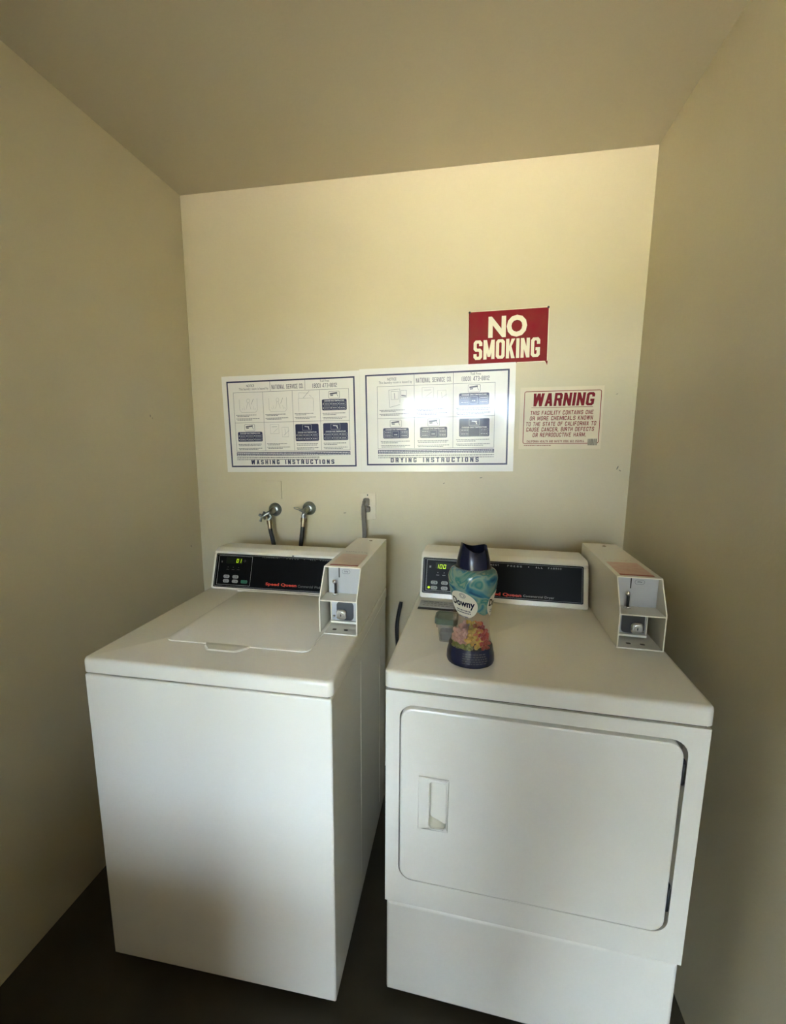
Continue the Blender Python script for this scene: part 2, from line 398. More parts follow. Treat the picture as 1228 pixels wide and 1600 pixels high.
# outside the doorway: a sunlit walk and lawn (the light that enters the room comes off them and the sky, trimmed by added screen walls)
struct('ground_1', MB().box(-14, 14, -17, YF-T, -0.12, -0.01), M['ground'])
struct('ground_2', MB().box(-30, 30, -40, -17, -0.12, -0.02), M['grass'])
struct('roof', MB().box(-9, 9, ROOF, YF-T, 2.46, 2.62), M['absorber'])  # unseen overhang, made deep to cut off sky light
struct('wall_baffle_left', MB().box(WXL-0.2, WXL, ROOF, YF-T, -0.01, 2.46), M['absorber'])
struct('wall_baffle_right', MB().box(WXR, WXR+0.2, ROOF, YF-T, -0.01, 2.46), M['absorber'])  # both side walls added as baffles so light enters straight
struct('wall_low_screen', MB().box(-12, 12, ROOF-0.5, ROOF-0.3, -0.02, LOW_SCREEN), M['absorber'])  # added unseen blocker, keeps ground light off the low surfaces
struct('wall_sky_screen', MB().box(-20, 20, -20.3, -20, -0.02, FARH), M['sky_screen'])  # added unseen screen, hides part of the sky

# ------------------------------------------------------------------ coin box (part of each machine)
def coin_box(root, u0, u1, v0, vt, vr, z0, zm, zt, side):
    """open-fronted cash box; side = 'right' puts the lock at the right of the lower bay"""
    t = 0.003
    prof = [(v0, z0), (v0, zm), (vt, zt), (vr, zt), (vr, z0)]
    b = MB()
    b.prism(prof, 'x', u0, u0+t); b.prism(prof, 'x', u1-t, u1)
    b.prism([(vt, zt-t), (vt, zt), (vr, zt), (vr, zt-t)], 'x', u0+t, u1-t)
    b.prism([(v0, z0), (v0, z0+t), (vr, z0+t), (vr, z0)], 'x', u0+t, u1-t)
    b.prism([(vr-t, z0+t), (vr-t, zt-t), (vr, zt-t), (vr, z0+t)], 'x', u0+t, u1-t)
    zs = zm-0.004
    b.prism([(v0+0.001, zs-t), (v0+0.001, zs), (v0+0.066, zs), (v0+0.066, zs-t)], 'x', u0+t, u1-t)
    box = b.build('coin_box', M['enamel'], root)
    vb, vl = v0+0.064, v0+0.070
    MB().box(u0+t+0.006, u1-t, vb, vb+0.002, zs+0.0005, zt-t-0.0005).build('coin_slide_plate', M['greypaint'], box, label='pale grey plate behind the coin lever')
    p = MB()
    ua, ub = (u0+0.014, u1-t) if side == 'right' else (u0+t, u1-0.020)
    p.box(ua, ub, vl, vl+0.002, z0+0.014, zs-t-0.0005)
    p.build('lock_plate', M['greypaint'], box)
    w = MB()
    w.box(ua, ub, vl-0.010, vl, z0+0.008, z0+0.0145, 0.001)
    e = ua if side == 'right' else ub
    w.box(e-0.0012, e+0.0012, vl-0.004, vl, z0+0.0145, zs-t)
    w.build('lock_plate_flange', M['enamel'], box)
    du = u0+0.030; lr = (du, du+0.052) if side == 'right' else (du-0.002, du+0.056)
    zz = (z0+0.015, min(z0+0.072, zs-t-0.003))
    MB().slab(lr[0], lr[1], zz[0], zz[1], 0.012, [(0, vl-0.0008), (0.004, vl-0.0006)]).build('lock_recess', M['lockwell'], box)
    lu, lz = (u0+0.046, z0+0.034) if side == 'right' else (u0+0.066, z0+0.032)
    k = MB().slab(lu-0.0155, lu+0.0155, lz-0.0145, lz+0.0155, 0.009, [(0, vl-0.001), (0, vl-0.008), (0.003, vl-0.011)])
    k.cyl((lu, vl-0.011, lz), (lu, vl-0.0135, lz), 0.009, 0.0085, 16)
    lk = k.build('cash_lock', M['chrome'], box, 35)
    MB().box(lu-0.0012, lu+0.0012, vl-0.0142, vl-0.0136, lz-0.0035, lz+0.0035).build('keyhole', M['rubber'], box)
    bu, bz = (u0+0.0225, z0+0.026) if side == 'right' else (u0+0.097, z0+0.021)
    if side == 'right': bu = u0+0.022
    if bu > ub-0.004: bu = ub-0.007
    MB().lathe([(0.0042, 0), (0.004, 0.002), (0.002, 0.0036)], 12, (bu, vl-0.0004, bz), 'y').build('bolt', M['chrome'], box)
    # coin lever with its ball knob, base and slot
    cu, cv = u0+0.033, vb-0.014
    lv = MB(); lv.cyl((cu, cv, zs), (cu, cv, zs+0.006), 0.0095, 0.008, 18, 0.0015); lv.build('lever_base', M['chrome'], box)
    MB().tube([(cu+0.001, cv, zs+0.005), (cu, cv, zs+0.036)], 0.0032, 10).build('lever_stem', M['rubber'], box)
    MB().sphere((cu-0.002, cv-0.001, zs+0.040), 0.0068, 16, 10).build('lever_ball', M['chrome'], box)
    MB().rect(u0+0.0395, u0+0.0425, zt-0.036, zt-0.006, vb-0.0004).build('coin_slot', M['rubber'], box)
    ov = MB(); ov.slab(u0+0.050, u0+0.074, zt-0.024, zt-0.011, 0.006, [(0, vb-0.0005), (0.0008, vb-0.0005)], 5, False, False)
    ov.text('25¢', u0+0.056, u0+0.068, zt-0.020, zt-0.0145, vb-0.0006, 0.02)
    ov.build('price_mark', M['greyink'], box)
    # floor holes, top sticker, scuffs and screw
    for q in (0.036, 0.070):
        MB().slab(u0+q-0.006, u0+q+0.006, v0+0.022, v0+0.032, 0.004, [(0, z0+t+0.0004), (0.001, z0+t+0.0004)], 4, False, True, 'xy').build('floor_hole', M['seam'], box)
    L = u1-u0
    sm = M['stickcream'] if side == 'right' else M['stickpink']
    MB().box(u0+0.012, u1-0.014, vt+0.024, vt+0.150, zt, zt+0.0004).build('price_sticker', sm, box)
    MB().box(u0+0.012, u1-0.014, vt+0.014, vt+0.024, zt, zt+0.0005).build('sticker_band', M['stickred'], box)
    st = MB()
    r = random.Random(3 if side == 'right' else 5)
    xx = u0+0.016
    while xx < u1-0.022:
        d = r.uniform(0.003, 0.009); a = r.uniform(-0.006, 0.006)
        st.box(xx, xx+d, vt+0.178+a, vt+0.1795+a, zt, zt+0.0003); xx += d + r.uniform(0.001, 0.006)
    st.build('scribbled_marks', M['greyink'] if side == 'right' else M['stickpink'], box)
    MB().lathe([(0.0065, 0), (0.0065, 0.0015), (0.004, 0.003)], 16, (u0+L*0.55, vr-0.045, zt)).build('screw', M['chrome'], box)
    return box

# seven-segment digit on the slanted fascia
SEG = {'0': 'abcdef', '1': 'bc'}
def digits(mb, s, x0, w, z0, h, y):
    pitch = w*1.4; t = h*0.12; k = 0.14
    for i, ch in enumerate(s):
        x = x0+i*pitch
        B = {'a': (x, x+w, z0+h-t, z0+h), 'd': (x, x+w, z0, z0+t), 'f': (x, x+t, z0+h/2, z0+h), 'e': (x, x+t, z0, z0+h/2),
             'b': (x+w-t, x+w, z0+h/2, z0+h), 'c': (x+w-t, x+w, z0, z0+h/2)}
        for q in SEG[ch]:
            a, b, c, d = B[q]
            mb.poly([(a+(c-z0)*k, c), (b+(c-z0)*k, c), (b+(d-z0)*k, d), (a+(d-z0)*k, d)], y)
    return mb

def console(root, u0, u1, v0, z0, slope, vtop, ztop, vr, fas, hole, word, count, leds):
    """sloped control housing; face coordinates are (u, distance up the slope)"""
    a = math.atan(slope)
    fm = Matrix.Translation((0, v0, z0)) @ Matrix.Rotation(-a, 4, 'X')
    P = [(v0, z0), (v0+0.001, z0+0.004)]
    hh = ztop-z0
    P = [(v0+0.004, z0), (v0+0.0015, z0+0.003), (v0+slope*(hh-0.024), ztop-0.024), (v0+slope*(hh-0.024)+0.004, ztop-0.021),
         (v0+slope*(hh-0.024)+0.004, ztop-0.012), (v0+slope*hh+0.012, ztop-0.002), (v0+slope*hh+0.024, ztop), (vr-0.006, ztop-0.002), (vr, ztop-0.008), (vr, z0)]
    b = MB(); e = 0.006
    def ring(u, k):
        cv, cz = sum(p[0] for p in P)/len(P), sum(p[1] for p in P)/len(P)
        return [(u, cv+(p[0]-cv)*k, max(z0, cz+(p[1]-cz)*k)) for p in P]
    b.rings([ring(u0, 0.955), ring(u0+0.002, 0.985), ring(u0+e, 1), ring(u1-e, 1), ring(u1-0.002, 0.985), ring(u1, 0.955)])
    con = b.build('console', M['enamel'], root, 28)
    def face(mb, name, m, label=None):
        return mb.xform(fm).build(name, m, con, label=label)
    y = -0.0006
    fx0, fx1, fz0, fz1 = fas
    # raised rim then the black fascia
    face(MB().slab(fx0, fx1, fz0, fz1, 0.004, [(0, 0.001), (0, y-0.001), (0.0012, y-0.0016)], 4), 'fascia', M['fascia'])
    y -= 0.0020
    fr = MB(); fr.frame(fx0+0.004, fx1-0.004, fz0+0.004, fz1-0.004, 0.0007, y)
    fr.frame(fx0+0.013, fx0+0.146, fz0+0.0095, fz1-0.007, 0.0009, y)
    face(fr, 'fascia_outline', M['silver'])
    face(MB().slab(fx0+0.043, fx0+0.106, fz1-0.036, fz1-0.013, 0.002, [(0, y+0.001), (0, y), (0.001, y-0.0003)], 3), 'display_window', M['glassdark'])
    dg = MB()
    if count == '01': digits(dg, '01', fx0+0.0830, 0.0078, fz1-0.0315, 0.0135, y-0.0006)
    else: digits(dg, '100', fx0+0.0440, 0.0088, fz1-0.0350, 0.0135, y-0.0006)
    face(dg, 'display_digits', M['led'], 'lit yellow-green digits')
    bx = [fx0+0.050, fx0+0.086] if count == '01' else [fx0+0.041, fx0+0.076]
    bz = [fz0+0.0235, fz0+0.040] if count == '01' else [fz0+0.0195, fz0+0.037]
    for xi in bx:
        for zi in bz:
            face(MB().slab(xi-0.0115, xi+0.0115, zi-0.006, zi+0.006, 0.0055, [(0, y+0.001), (0, y-0.0012), (0.001, y-0.0018)], 5), 'button', M['button'])
            mk = MB(); mk.frame(xi-0.0065, xi+0.001, zi-0.0032, zi+0.0032, 0.0007, y-0.0020); mk.rect(xi+0.004, xi+0.0055, zi-0.0035, zi+0.0035, y-0.0020)
            face(mk, 'button_symbol', M['fascia'])
    if count == '01':
        xi, zi = fx0+0.122, fz0+0.024
        face(MB().slab(xi-0.0125, xi+0.0125, zi-0.0062, zi+0.0062, 0.004, [(0, y+0.001), (0, y-0.0012), (0.001, y-0.0018)], 5), 'start_button', M['green'], 'green button')
    else:
        face(MB().lathe([(0.0042, 0), (0.0035, 0.001)], 14, (fx0+0.023, y, fz0+0.0195), 'y'), 'indicator_light', M['led'], 'lit yellow-green indicator')
        xi, zi = fx0+0.109, fz0+0.0195
        face(MB().slab(xi-0.0115, xi+0.0115, zi-0.006, zi+0.006, 0.0055, [(0, y+0.001), (0, y-0.0012), (0.001, y-0.0018)], 5), 'button', M['button'])
    dp = MB()
    for i, xo in enumerate((0.052, 0.073, 0.094)):
        dp.slab(fx0+xo-0.0012, fx0+xo+0.0012, fz1-0.0505, fz1-0.0481, 0.0011, [(0, y), (0.0002, y)], 3, False)
        for q in range(3): dp.rect(fx0+xo-0.005+q*0.0036, fx0+xo-0.0025+q*0.0036, fz1-0.0585, fz1-0.0570, y)
    for xo in (0.023, 0.026): dp.rect(fx0+xo, fx0+xo+0.0015, fz1-0.034, fz1-0.027, y)
    dp.slab(fx0+0.112, fx0+0.120, fz1-0.028, fz1-0.020, 0.004, [(0, y), (0.0008, y)], 5, False, False)
    face(dp, 'panel_marks', M['dimprint'] if count == '01' else M['silver'])['kind'] = 'stuff'
    tz = 0.1225 if count == '01' else 0.1235
    tx = MB()
    block_text(tx, 'PERMANENT', 0.205, 0.272, tz, tz+0.0052, y, 0.2, 0.14, 0.7); block_text(tx, 'PRESS', 0.299, 0.345, tz, tz+0.0052, y, 0.2, 0.14, 0.9)
    tx.lathe([(0.0017, 0), (0.0015, 0.0002)], 8, (0.367, y, tz+0.0026), 'y')
    block_text(tx, 'ALL', 0.389, 0.411, tz, tz+0.0052, y, 0.2, 0.14, 0.8); block_text(tx, 'FABRIC', 0.428, 0.469, tz, tz+0.0052, y, 0.2, 0.14, 0.8)
    face(tx, 'cycle_lettering', M['dimprint'] if count == '01' else M['silver'])['kind'] = 'stuff'
    z = 0.0225 if count == '01' else 0.0245
    face(MB().text('Speed Queen', 0.2275, 0.3465, z-0.001, z+0.0125, y, 0.035), 'maker_lettering', M['redprint'], 'red lettering')
    face(MB().text(word, 0.352, 0.449, z+0.0015, z+0.0105, y, 0.0), 'model_lettering', M['silver'] if count != '01' else M['dimprint'])
    if hole:
        hm = MB().lathe([(0.0042, 0), (0.0036, 0.0003)], 14, (hole, 0.0014, hh*math.sqrt(1+slope*slope)-0.016), 'y')
        hm.xform(fm).build('plug_hole', M['rubber'], con)
    return con

def top_slab(root, u0, u1, v0, v1, z0, z1):
    b = MB().slab(u0, u1, v0, v1, 0.016, [(0.006, z0), (0, z0+0.004), (0, z1-0.010), (0.0012, z1-0.005), (0.004, z1-0.0016), (0.010, z1)], 6, True, True, 'xy')
    return b.build('top_panel', M['enamel'], root, 38)

# ------------------------------------------------------------------ washing machine
WX, WY, WTH, WW, WD, WH, WT, WB = -0.7706, -0.8784, 0.0119, 0.6522, 0.691, 0.9168, 0.0408, 0.0302
wm = thing('washing_machine', 'white coin-operated top-loading washing machine on the left beside the left wall', 'washer', (WX, WY, 0), WTH)
cab = MB().box(0.003, WW-0.003, 0.002, WD-0.01, WB, WH-WT-0.003, 0.004, 3)
cab.build('cabinet', M['enamel'], wm)
MB().box(0.010, WW-0.010, 0.010, WD-0.02, WH-WT-0.003, WH-WT).build('top_seam', M['seam'], wm)
top_slab(wm, 0, WW, 0, WD, WH-WT, WH)
for v in (0.280, 0.564):
    MB().cyl((WW-0.0034, v, 0.10), (WW-0.0034, v, 0.822), 0.0016, 0.0016, 8).build('side_ridge', M['enamel'], wm)
for u in (0.05, WW-0.05):
    for v in (0.05, WD-0.06):
        MB().cyl((u, v, 0), (u, v, WB+0.001), 0.022, 0.018, 16).build('foot', M['rubber'], wm)
ld = MB().slab(0.138, 0.551, 0.124, 0.524, 0.020, [(0.003, WH-0.001), (0.0, WH+0.0005), (0.0, WH+0.003), (0.003, WH+0.0045)], 5, True, True, 'xy')
lid = ld.build('lid', M['enamel'], wm, 30)
MB().slab(0.1355, 0.5535, 0.1215, 0.5265, 0.021, [(0, WH-0.0004), (0.0045, WH+0.0002)], 5, False, True, 'xy').build('lid_gap', M['seam'], wm)
lip = MB()
lip.rings([[(0.262, 0.126, WH+0.0045), (0.388, 0.126, WH+0.0045), (0.388, 0.126, WH+0.0006), (0.262, 0.126, WH+0.0006)],
           [(0.268, 0.113, WH+0.0055), (0.382, 0.113, WH+0.0055), (0.386, 0.113, WH+0.0006), (0.264, 0.113, WH+0.0006)],
           [(0.290, 0.092, WH+0.0048), (0.360, 0.092, WH+0.0048), (0.366, 0.090, WH+0.0014), (0.284, 0.090, WH+0.0014)]], smooth=False)
lip.build('finger_lip', M['enamel'], lid)
MB().box(0.125, 0.535, 0.527, 0.541, WH-0.001, WH+0.006, 0.002).build('hinge_strip', M['enamel'], wm)
console(wm, 0.011, 0.545, 0.540, WH, 0.33, 0.587, 1.062, 0.687, (0.0205, 0.530, 0.008, 0.132), 0.321, 'Commercial Washer', '01', False)
coin_box(wm, 0.5385, 0.6490, 0.2425, 0.293, 0.690, WH, 1.0205, 1.1005, 'right')

# ------------------------------------------------------------------ dryer
DXX, DYY, DTH, DW, DD, DH, DT, DB = -0.009, -0.8215, -0.0268, 0.683, 0.70, 0.9328, 0.0458, 0.0312
dr = thing('dryer', 'white coin-operated front-loading dryer on the right with a bottle standing on it', 'dryer', (DXX, DYY, 0), DTH)
hole = rrect(0.0375, 0.6425, 0.3805, 0.8515, 0.034, 6)
c = MB()
zs = DH-DT-0.004
c.box(0.004, DW-0.004, 0.030, DD-0.01, DB, zs)
ft = MB()
c.holeplate(0.004, DW-0.004, 0.308, zs, hole, 0.003, 0.030)
c.build('cabinet', M['enamel'], dr, 40)
MB().rect(0.030, 0.650, 0.372, 0.860, 0.0295).build('door_gap_shade', M['seam'], dr)  # dark sheet standing in for the shade in the door gap
MB().box(0.010, DW-0.010, 0.010, DD-0.02, zs, DH-DT).build('top_seam', M['seam'], dr)
top_slab(dr, 0, DW, 0, DD, DH-DT, DH)
kp = MB().slab(0.008, DW-0.008, DB, 0.3055, 0.004, [(0.002, 0.030), (0, 0.022), (0, 0.010), (0.003, 0.006), (0.008, 0.004)], 3)
kp.build('kick_panel', M['enamel'], dr, 40)
# door: rounded panel with a recessed pull
dx0, dx1, dz0, dz1 = 0.0395, 0.6350, 0.3825, 0.8450
pull = rrect(0.110, 0.152, 0.545, 0.668, 0.008, 6)
d = MB()
d.slab(dx0, dx1, dz0, dz1, 0.032, [(0.0, 0.027), (0.0, 0.004), (0.0015, 0.0012), (0.005, 0.0)], 6, False, False)
# face plate between the rounded rim and the pull opening
inner = [(dx0+0.005, dz0+0.005), (dx1-0.005, dz1-0.005)]
rim = rrect(dx0+0.005, dx1-0.005, dz0+0.005, dz1-0.005, 0.027, 6)
Vr = [d.bm.verts.new((p[0], 0.0, p[1])) for p in rim]; Vp = [d.bm.verts.new((p[0], 0.0, p[1])) for p in pull]
for i in range(len(rim)):
    j = (i+1) % len(rim); d.bm.faces.new((Vr[i], Vr[j], Vp[j], Vp[i]))
# the pocket: straight left wall, floor sloping forward to the right
Vq = [d.bm.verts.new((min(p[0]+0.002, 0.1505), 0.026 if p[0] < 0.130 else 0.013, 0.5465+(p[1]-0.545)*0.976)) for p in pull]
for i in range(len(pull)):
    j = (i+1) % len(pull); d.bm.faces.new((Vp[i], Vp[j], Vq[j], Vq[i]))
d.bm.faces.new(Vq)
door = d.build('door', M['enamel'], dr, 35)
hb = MB()
hb.holeplate(0.0850, 0.1570, 0.5380, 0.6770, rrect(0.1115, 0.1510, 0.5465, 0.6665, 0.008, 6), -0.0045, 0.0)
hn = hb.build('handle', M['enamel'], door, 30)
bv = hn.modifiers.new('rounded_edges', 'BEVEL'); bv.width = 0.0022; bv.segments = 3; bv.limit_method = 'ANGLE'; bv.angle_limit = math.radians(50)
for z0, z1 in ((0.745, 0.803), (0.432, 0.500)):
    h = MB().box(0.6355, 0.6420, 0.008, 0.028, z0, z1, 0.001); h.cyl((0.6388, 0.006, z0+0.006), (0.6388, 0.006, z1-0.006), 0.0026, 0.0026, 10)
    h.build('hinge', M['lockwell'], dr)
for u in (0.05, DW-0.05):
    for v in (0.06, DD-0.06):
        MB().cyl((u, v, 0), (u, v, DB+0.001), 0.022, 0.018, 16).build('foot', M['rubber'], dr)
console(dr, 0.011, 0.553, 0.497, DH, 0.27, 0.53, 1.082, 0.676, (0.018, 0.537, 0.0175, 0.138), None, 'Commercial Dryer', '100', True)
coin_box(dr, 0.5630, 0.6735, 0.2395, 0.2870, 0.692, DH, 1.0290, 1.1110, 'left')
lf = MB().box(0.020, 0.200, 0.410, 0.470, DH, DH+0.0025, 0.001).build('lint_filter_label', M['stickcream'], dr)
lf.data.materials[0] = M['greypaint']
lm = MB()
r = random.Random(4)
for row in (0.424, 0.440, 0.455):
    x = 0.032
    while x < 0.188:
        q = r.uniform(0.006, 0.016); lm.box(x, min(x+q, 0.19), row, row+0.003, DH+0.0025, DH+0.0027); x += q+0.004
lm.build('label_print', M['greyink'], lf)
MB().box(0.0195, 0.201, 0.393, 0.410, DH, DH+0.0012).build('lint_filter_slot', M['rubber'], dr)

# ------------------------------------------------------------------ bottle of scent beads
def dry(u, v): 
    c, s = math.cos(DTH), math.sin(DTH)
    return (DXX+u*c-v*s, DYY+u*s+v*c)
bx, by = dry(0.193, 0.095)
bt = thing('scent_bead_bottle', 'tall clear bottle with navy cap and teal cream label on the dryer top', 'bottle', (bx, by, DH+0.0003))
PROF = [(0.0, 0.0545), (0.006, 0.0565), (0.02, 0.0560), (0.037, 0.0525), (0.065, 0.0455), (0.10, 0.0430), (0.128, 0.0437), (0.160, 0.0492), (0.193, 0.0560), (0.212, 0.0577), (0.226, 0.0535), (0.233, 0.0430), (0.236, 0.0405)]
def rad(z):
    for (a, ra), (b, rb) in zip(PROF, PROF[1:]):
        if z <= b:
            t = (z-a)/(b-a); t = t*t*(3-2*t)*0.4+t*0.6
            return ra+(rb-ra)*t
    return PROF[-1][1]
def band(z0, z1, off, n): return [(rad(z0+(z1-z0)*i/n)+off, z0+(z1-z0)*i/n) for i in range(n+1)]
SYB = 0.86
MB().lathe(band(0.0, 0.236, 0.0, 26), 40, sy=SYB).build('bottle_body', M['clear'], bt, 60)
MB().lathe([(0.02, 0.0005)]+band(0.001, 0.043, 0.0006, 8), 40, sy=SYB, cap1=False).build('base_wrap', M['bluecap'], bt, 60, label='dark navy printed base')
# teal wrap with a scalloped lower edge
tw = MB(); n = 48; rows = 12
R = []
for i in range(rows+1):
    ring = []
    for j in range(n):
        a = 2*PI*j/n
        zlow = 0.150 + 0.022*math.sin(a*2+0.7) + 0.010*math.sin(a*3)
        z = zlow+(0.2335-zlow)*i/rows; q = rad(z)+0.0006
        ring.append((q*math.cos(a), q*math.sin(a)*SYB, z))
    R.append(ring)
tw.rings(R, False, False); tw.build('label_wrap', M['swirl'], bt, 60, label='teal, green and navy swirled wrap')
def onb(p, a0, off):
    """wrap a flat point (x across, z up) onto the bottle around the angle a0"""
    q = rad(p.z)+off; a = a0 + p.x/0.053
    return Vector((q*math.cos(a), q*math.sin(a)*SYB, p.z))
def oval(a0, cx, cz, rx, rz, tilt, name):
    o = MB(); n = 28; L = []
    for k in range(7):
        f = max(k/6, 0.02)
        L.append([onb(Vector((cx+f*(rx*math.cos(t)*math.cos(tilt)-rz*math.sin(t)*math.sin(tilt)), 0, cz+f*(rx*math.cos(t)*math.sin(tilt)+rz*math.sin(t)*math.cos(tilt)))), a0, 0.0012) for t in [2*PI*i/n for i in range(n)]])
    o.rings(L, True, False)
    lb = o.build(name, M['label'], bt, 60)
    t = MB()
    fn = lambda p: onb(Vector((p.x, 0, p.z+(p.x-cx)*-0.10)), a0, 0.0016)
    t.text('Downy', cx-0.031, cx+0.030, cz-0.010, cz+0.013, 0, 0.035, fn)
    t.build('brand_lettering', M['bluecap'], lb)
    s = MB(); r = random.Random(8)
    for zz, w in ((cz-0.016, 0.020), (cz-0.0215, 0.020), (cz-0.031, 0.012)):
        x = cx-w
        while x < cx+w:
            q = r.uniform(0.002, 0.005)
            for i0 in range(1):
                s.bm.faces.new([s.bm.verts.new(fn(Vector(pp))) for pp in ((x, 0, zz), (x+q, 0, zz), (x+q, 0, zz+0.003), (x, 0, zz+0.003))])
            x += q+0.0012
    ringp = MB()
    s.build('small_print', M['greyink'], lb)
    e = MB(); C2 = (cx+0.000, cz+0.022)
    for rr in (0.0065, 0.004):
        L = [[fn(Vector((C2[0]+k*1.25*math.cos(2*PI*i/18), 0, C2[1]+k*math.sin(2*PI*i/18)))) for i in range(18)] for k in (rr, rr-0.001)]
        e.rings(L, False, False)
    e.build('label_emblem', M['greyink'], lb)
    return lb
oval(-PI/2-0.45, 0.0, 0.152, 0.040, 0.030, -0.45, 'oval_label')
oval(-PI/2+1.45, 0.0, 0.150, 0.036, 0.032, -0.3, 'oval_label')
# fine print on the base
fp = MB(); r = random.Random(2)
for k in range(5):
    x = -0.026; z = 0.012+k*0.0055
    while x < 0.026:
        q = r.uniform(0.003, 0.008)
        fp.bm.faces.new([fp.bm.verts.new(onb(Vector(pp), -PI/2+0.15, 0.0012)) for pp in ((x, 0, z), (x+q, 0, z), (x+q, 0, z+0.0012), (x, 0, z+0.0012))])
        x += q+0.002
fp.build('base_print', M['dimprint'], bt)
# loose beads heaped inside, coloured in drifts
bm_ = [mat('bead_pink', (0.72, 0.42, 0.34), 0.4), mat('bead_yellow', (0.80, 0.50, 0.07), 0.4), mat('bead_orange', (0.75, 0.22, 0.05), 0.4), mat('bead_red', (0.50, 0.03, 0.025), 0.4), mat('bead_green', (0.24, 0.30, 0.04), 0.4)]
be = MB(); r = random.Random(11)
for k in range(420):
    z = r.uniform(0.036, 0.085); a = r.uniform(0, 2*PI); q = (rad(z)-0.006)*math.sqrt(r.uniform(0.25, 1))
    x, y = q*math.cos(a), q*math.sin(a)*SYB
    top = 0.078 - 0.010*(x/0.04)**2 + (0.010 if x > -0.02 else 0.004)
    if z > top: continue
    g = x + r.gauss(0, 0.003)
    be.mi = 0 if (g < -0.008 and z > 0.050) else 4 if (z < 0.050 and g < 0.012) else 3 if g > 0.022 else 2 if (g > 0.008 and z > 0.066) else 1
    be.sphere((x, y, z), r.uniform(0.0042, 0.0062), 7, 5)
be.build('scent_beads', bm_, bt, kind='stuff', label='heap of pink, yellow, orange, red and green beads')
# cap: tapering collar with a wavy open lip
n = 40; L = []
for z, q, am in ((0.226, 0.0400, 0), (0.230, 0.0405, 0), (0.250, 0.0378, 0.1), (0.268, 0.0335, 0.5), (0.281, 0.0300, 1.0), (0.2815, 0.0285, 1.0), (0.268, 0.0290, 0.6), (0.255, 0.0300, 0.2)):
    L.append([(q*math.cos(2*PI*j/n), q*math.sin(2*PI*j/n)*0.95, z+am*0.0065*math.cos(2*(2*PI*j/n)-0.5)+am*0.004*math.cos(2*PI*j/n-2.6)) for j in range(n)])
MB().rings(L).build('cap', M['bluecap'], bt, 50)

# ------------------------------------------------------------------ small lidded tub behind the bottle
cx_, cy_ = dry(0.127, 0.192)
tb = thing('plastic_tub', 'small cloudy plastic tub with grey-green lid half hidden behind the bottle', 'tub', (cx_, cy_, DH+0.0003), DTH)
t = MB()
t.slab(-0.023, 0.023, -0.023, 0.023, 0.012, [(0.006, 0.0), (0.005, 0.003), (0.001, 0.038), (-0.004, 0.041), (-0.004, 0.050)], 5, True, False, 'xy')
t.build('tub_body', M['tub'], tb, 40)
MB().slab(-0.019, 0.019, -0.019, 0.019, 0.010, [(0.004, 0.003), (0.001, 0.022), (0.004, 0.026)], 5, True, True, 'xy').build('residue', M['lint'], tb, 40)
MB().slab(-0.030, 0.030, -0.029, 0.029, 0.013, [(0.004, 0.050), (0.0, 0.052), (0.0, 0.066), (0.002, 0.068), (0.005, 0.068), (0.007, 0.066)], 6, True, True, 'xy').build('tub_lid', M['lidgreen'], tb, 40)

# ------------------------------------------------------------------ posters and signs on the back wall
def words(mb, x0, x1, z, h, y, seed, full=True):
    r = random.Random(seed); x = x0
    while x < x1-0.001:
        w = min(r.uniform(0.003, 0.010), x1-x); mb.rect(x, x+w, z, z+h, y); x += w+0.0014
    return mb

